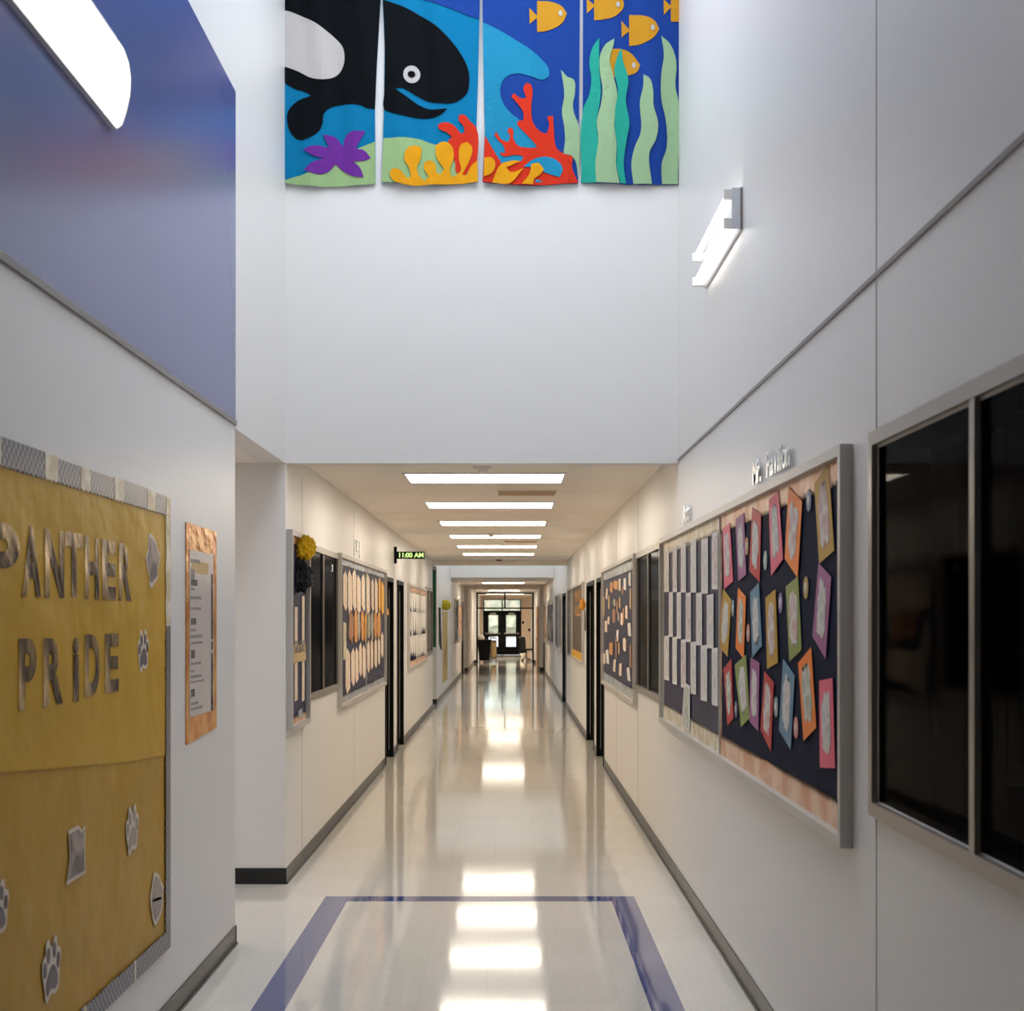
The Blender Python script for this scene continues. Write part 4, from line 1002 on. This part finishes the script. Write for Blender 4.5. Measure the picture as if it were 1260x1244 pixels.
banner(708, 'rightmost undersea banner with wavy green seaweed and orange fish', 'deep',
  [(48, EXT), (672, EXT), (668, 0), (665, 500), (655, 800), (650, 1182), (400, 1188), (35, 1172), (45, 700)],
  [('orange_fish', 'fish', 1, [[(118, -60), (240, -50), (290, -10), (308, 45), (260, 110), (180, 138), (118, 142), (117, 55), (72, 95), (70, 0), (117, 42)]], True),
   ('orange_fish', 'fish', 1, [[(342, 100), (420, 108), (500, 140), (533, 195), (500, 245), (430, 285), (342, 300), (341, 206), (293, 250), (292, 145), (341, 194)]], True),
   ('orange_fish', 'fish', 1, [[(215, 325), (290, 325), (350, 345), (412, 420), (390, 465), (345, 487), (235, 505), (215, 400)]], True),
   ('orange_fish', 'fish', 1, [[(607, -60), (667, -60), (667, 148), (607, 148), (606, 58), (562, 105), (560, 5), (606, 48)]], True),
   ('fish_eye', 'white', 2, [ell((270, 42), 13, 18, 12), ell((490, 187), 13, 18, 12), ell((371, 424), 13, 18, 12)], False),
   ('seaweed', 'teal', 2, [[(150, 255), (110, 310), (88, 400), (100, 520), (85, 620), (50, 700), (36, 1171), (135, 1175), (150, 950), (135, 800), (160, 600), (150, 450)]], True),
   ('seaweed', 'pale', 3, [[(245, 262), (190, 300), (155, 370), (155, 480), (170, 580), (160, 680), (135, 780), (145, 900), (125, 1050), (130, 1174), (280, 1182), (255, 1050), (260, 950), (245, 800), (265, 620), (240, 500), (215, 400), (240, 300)]], True),
   ('seaweed', 'teal', 4, [[(290, 320), (260, 390), (245, 470), (268, 590), (250, 720), (250, 850), (262, 960), (258, 1060), (285, 1180), (320, 1182), (305, 1060), (325, 900), (342, 800), (318, 650), (335, 520), (300, 400)]], True),
   ('seaweed', 'pale', 2, [[(432, 482), (470, 510), (492, 580), (495, 680), (525, 800), (510, 900), (470, 980), (485, 1184), (368, 1184), (355, 1050), (375, 950), (415, 850), (410, 650), (430, 560)]], True),
   ('seaweed', 'pale', 2, [[(545, 240), (600, 290), (640, 400), (635, 560), (655, 660), (650, 1180), (550, 1182), (548, 1050), (580, 950), (575, 780), (545, 640), (545, 480), (562, 360)]], True)])
bm = bmesh.new(); cyl(bm, (-1.5, YH-.045, 6.2), (1.1, YH-.045, 6.2), .012, n=10)
tag(finish('hanging_rod', bm, M['alu']), 'metal rod holding the four undersea banners', 'rod')

# ------------------------------------------------------------------ far end: screen, vestibule, outer doors
def screen():
    Y = 54.0; e = empty('window_screen', Matrix.Translation((0, Y, 0)), kind='structure')
    x0, x1 = -1.275, .93
    bm = bmesh.new()
    box(bm, x0, x0+.07, -.04, .04, 0.001, 2.70); box(bm, x1-.07, x1, -.04, .04, 0.001, 2.70)
    box(bm, x0+.07, x1-.07, -.04, .04, 2.64, 2.70); box(bm, x0+.07, x1-.07, -.04, .04, 2.075, 2.13)
    box(bm, -.215, -.15, -.04, .04, 2.13, 2.64)
    finish('screen_frame', bm, M['black'], e)
    bm = bmesh.new(); gl = bpy.data.materials.new('clear_glass'); gl.use_nodes = True
    g_ = gl.node_tree.nodes['Principled BSDF']; g_.inputs['Transmission Weight'].default_value = 1; g_.inputs['Roughness'].default_value = 0; g_.inputs['IOR'].default_value = 1.05
    M['clear'] = gl
    box(bm, x0+.07, -.215, -.003, .003, 2.13, 2.64); box(bm, -.15, x1-.07, -.003, .003, 2.13, 2.64)
    finish('transom_pane', bm, gl, e)
screen()
bm = bmesh.new(); box(bm, -1.37, -1.275, 53.96, 54.04, 0, 2.75); box(bm, .93, .99, 53.96, 54.04, 0, 2.75); box(bm, -1.275, .93, 53.96, 54.04, 2.70, 2.75)
structure('wall_screen', bm, M['wallflat'])
sbox('baseboard_screen', M['basedark'], -1.37, -1.275, 53.94, 53.959, 0.001, .12)
sbox('baseboard_screen', M['basedark'], .93, .99, 53.94, 53.959, 0.001, .12)
YD = 66.0
dx0, dx1 = (594.5-VX)*YD/F, (641.5-VX)*YD/F
bm = bmesh.new(); box(bm, -1.37, dx0, YD, YD+.16, 0, 2.75); box(bm, dx1, .99, YD, YD+.16, 0, 2.75); box(bm, dx0, dx1, YD, YD+.16, 2.6, 2.75)
structure('wall_end', bm, M['brickpeach'])
def outer():
    e = empty('door_entrance', Matrix.Translation((0, YD, 0)), kind='structure')
    bm = bmesh.new(); xm = (618-VX)*YD/F
    for a, b in ((dx0, dx0+.05), (dx1-.05, dx1), (xm-.03, xm+.03)): box(bm, a, b, 0, .1, .001, 2.6)
    box(bm, dx0, dx1, 0.001, .099, 2.56, 2.6); box(bm, dx0, dx1, 0.001, .099, 2.0, 2.07)
    finish('door_frame', bm, M['black'], e)
    bm = bmesh.new(); box(bm, dx0+.05, xm-.03, .045, .05, 2.07, 2.56); box(bm, xm+.03, dx1-.05, .045, .05, 2.07, 2.56); finish('transom_pane', bm, M['clear'], e)
    for (a, b, ga, gb) in ((dx0+.05, xm-.03, 601.2, 612.8), (xm+.03, dx1-.05, 622.8, 634.8)):
        g0, g1 = (ga-VX)*YD/F, (gb-VX)*YD/F
        bm = bmesh.new(); y0, y1 = .03, .075
        box(bm, a, g0, y0, y1, .01, 2.0); box(bm, g1, b, y0, y1, .01, 2.0)
        for z0, z1 in ((.01, .385), (.87, 1.02), (1.86, 2.0)): box(bm, g0, g1, y0, y1, z0, z1)
        lf = finish('door_leaf', bm, M['black'], e)
        bm = bmesh.new(); box(bm, g0, g1, .05, .056, .385, .87); box(bm, g0, g1, .05, .056, 1.02, 1.86); finish('door_pane', bm, M['clear'], lf)
        bm = bmesh.new(); box(bm, a+.06, b-.06, -.03, .0, .98, 1.02); box(bm, a+.06, a+.1, 0, .03, .97, 1.03); box(bm, b-.1, b-.06, 0, .03, .97, 1.03); finish('push_bar', bm, M['alud'], lf)
        bm = bmesh.new(); box(bm, (a+b)/2-.14, (a+b)/2+.14, -.05, .03, 1.9, 1.96); finish('door_closer', bm, M['alud'], lf)
outer()
for i, (px, py) in enumerate(((643.5, 766), (651.2, 775))):
    p = at(px, py, YD); bm = bmesh.new(); box(bm, -.05, .05, -.04, 0, -.06, .06)
    o = finish('wall_switch', bm, M['black'], bevel=.004); o.location = (p[0], YD-.001, p[2])
    tag(o, ('upper small dark wall box right of the outer doors', 'lower small dark wall box right of the outer doors')[i], 'wall box')
# wooden door on right wall
e = empty('door_8', Matrix.Translation((.99, 49.6, 0)), kind='structure')
bm = bmesh.new(); box(bm, -.035, -.001, -1.5, 1.5, .005, 2.12); finish('door_leaf', bm, M['wood'], e)
bm = bmesh.new(); box(bm, -.09, -.036, -1.35, -1.25, 1.0, 1.04); box(bm, -.06, -.036, -1.4, -1.2, 1.6, 1.66); finish('door_handle', bm, M['alud'], e)
# wheeled bin
def bin_():
    e = empty('wheeled_bin', Matrix.Translation(at(596, 0, 54.9)[:2]+(0,)), 'black wheeled rubbish bin with a pale bag inside, left of the outer doors', 'bin')
    bm = bmesh.new(); b0, b1 = (-.2, .2, -.2, .2), (-.27, .27, -.27, .27)
    vs = [bm.verts.new(p) for p in ((-.2, -.2, .08), (.2, -.2, .08), (.2, .2, .08), (-.2, .2, .08), (-.26, -.26, .86), (.26, -.26, .86), (.26, .26, .86), (-.26, .26, .86))]
    for f in ((3, 2, 1, 0), (0, 1, 5, 4), (1, 2, 6, 5), (2, 3, 7, 6), (3, 0, 4, 7), (4, 5, 6, 7)): bm.faces.new([vs[i] for i in f])
    finish('bin_body', bm, M['black'], e, bevel=.02)
    bm = bmesh.new()
    for d in ((-.28, .28, -.28, -.25), (-.28, .28, .25, .28), (-.28, -.25, -.25, .25), (.25, .28, -.25, .25)): box(bm, *d, .84, .89)
    finish('rim', bm, M['black'], e)
    for x in (-.19, .19):
        for y in (-.16, .16):
            bm = bmesh.new(); cyl(bm, (x-.02, y, .04), (x+.02, y, .04), .04, n=16); finish('wheel', bm, M['blackfab'], e)
    bm = bmesh.new(); bmesh.ops.create_icosphere(bm, subdivisions=3, radius=.13)
    for v in bm.verts: v.co += Vector((-.12, 0, .95))+v.co.normalized()*noise.noise(v.co*20)*.03
    finish('bag', bm, M['bag'], e, smooth=True)
bin_()
def cart():
    e = empty('hand_cart', Matrix.Translation(at(607.3, 0, 55.6)[:2]+(0,)), 'narrow brown upright cart on dark casters right of the black bin', 'cart')
    bm = bmesh.new(); box(bm, -.12, .12, -.2, .2, .12, .18); box(bm, -.12, .12, .17, .2, .18, .85); box(bm, -.12, -.1, -.2, .2, .18, .8); finish('body', bm, M['brown_box'], e, bevel=.008)
    bm = bmesh.new(); box(bm, -.08, .1, -.15, .15, .181, .74); finish('stacked_load', bm, M['tan_paper'], e, bevel=.02)
    bm = bmesh.new(); cyl(bm, (-.12, .19, .85), (-.12, .19, .93), .012); cyl(bm, (.12, .19, .85), (.12, .19, .93), .012); cyl(bm, (-.13, .19, .93), (.13, .19, .93), .014); finish('handle', bm, M['black'], e)
    for x in (-.1, .1):
        for y in (-.16, .16):
            bm = bmesh.new(); cyl(bm, (x-.015, y, .06), (x+.015, y, .06), .06, n=16); finish('caster', bm, M['blackfab'], e)
cart()
def chair():
    e = empty('office_chair', Matrix.Translation(at(647.5, 0, 57.0)[:2]+(0,)), 'black office chair with rounded back, right of the outer doors', 'chair')
    e.rotation_euler = (0, 0, math.radians(60))
    bm = bmesh.new(); prism(bm, smooth([(-.2, 0), (.2, 0), (.23, .25), (.18, .46), (0, .5), (-.18, .46), (-.23, .25)], 4), -.05, .05)
    for v in bm.verts: v.co = Vector((v.co.x, v.co.z+.2, v.co.y*1.25+.34))
    finish('backrest', bm, M['blackfab'], e)
    bm = bmesh.new(); prism(bm, smooth([(-.22, -.22), (.22, -.22), (.24, .2), (-.24, .2)], 5), .42, .49); finish('seat', bm, M['blackfab'], e)
    bm = bmesh.new(); cyl(bm, (0, 0, .1), (0, 0, .42), .025); finish('gas_column', bm, M['black'], e)
    bm = bmesh.new(); cyl(bm, (0, .19, .42), (0, .21, .55), .02); finish('back_stem', bm, M['black'], e)
    for k in range(5):
        t = k*2*math.pi/5; x, y = .19*math.cos(t), .19*math.sin(t)
        bm = bmesh.new(); cyl(bm, (0, 0, .11), (x, y, .07), .022, .015); l = finish('leg', bm, M['black'], e)
        bm = bmesh.new(); cyl(bm, (x-.02, y, .03), (x+.02, y, .03), .03, n=14); finish('caster', bm, M['blackfab'], l)
chair()
bm = bmesh.new(); bmesh.ops.create_icosphere(bm, subdivisions=3, radius=.2)
for v in bm.verts: v.co = Vector((v.co.x*.55, v.co.y*.8, v.co.z*1.15+.22))+v.co.normalized()*noise.noise(v.co*12)*.03
o = finish('stuffed_bag', bm, M['bag'], smooth=True); p = at(643, 0, 62); o.location = (p[0], 62, 0.02)
tag(o, 'pale stuffed bag on the floor between the outer doors and the black office chair', 'bag')

# outdoors
sbox('ground', M['concrete'], -30, 30, 66.3, 140, -.2, -.03)
bm = bmesh.new(); box(bm, -20, 20, 84, 84.3, -.03, .55); tag(finish('retaining_wall', bm, M['white_metal']), 'low pale wall outside the far doors', 'wall')
for i in range(7):
    bm = bmesh.new(); bmesh.ops.create_icosphere(bm, subdivisions=4, radius=1.0)
    for v in bm.verts:
        d = v.co.normalized(); v.co = d*(1+.25*noise.noise(d*3+Vector((i*5, 0, 0)))+.12*noise.noise(d*9))
        v.co.x *= 1.9; v.co.y *= 1.5; v.co.z *= 2.2
    t = finish('hedge_tree', bm, M['foliage']); t.location = (-15.9+5.2*i, 96+R.uniform(-2, 2), 2.05)
    tag(t, 'round olive green tree outside the far entrance doors', 'tree', 'trees outside the far doors')
sun = bpy.data.lights.new('sun', 'SUN'); sun.energy = 2.2; sun.angle = .02; sun.color = (1, .96, .9)
so = bpy.data.objects.new('sun', sun); C.objects.link(so); so.rotation_euler = (math.radians(40), 0, math.radians(-25))
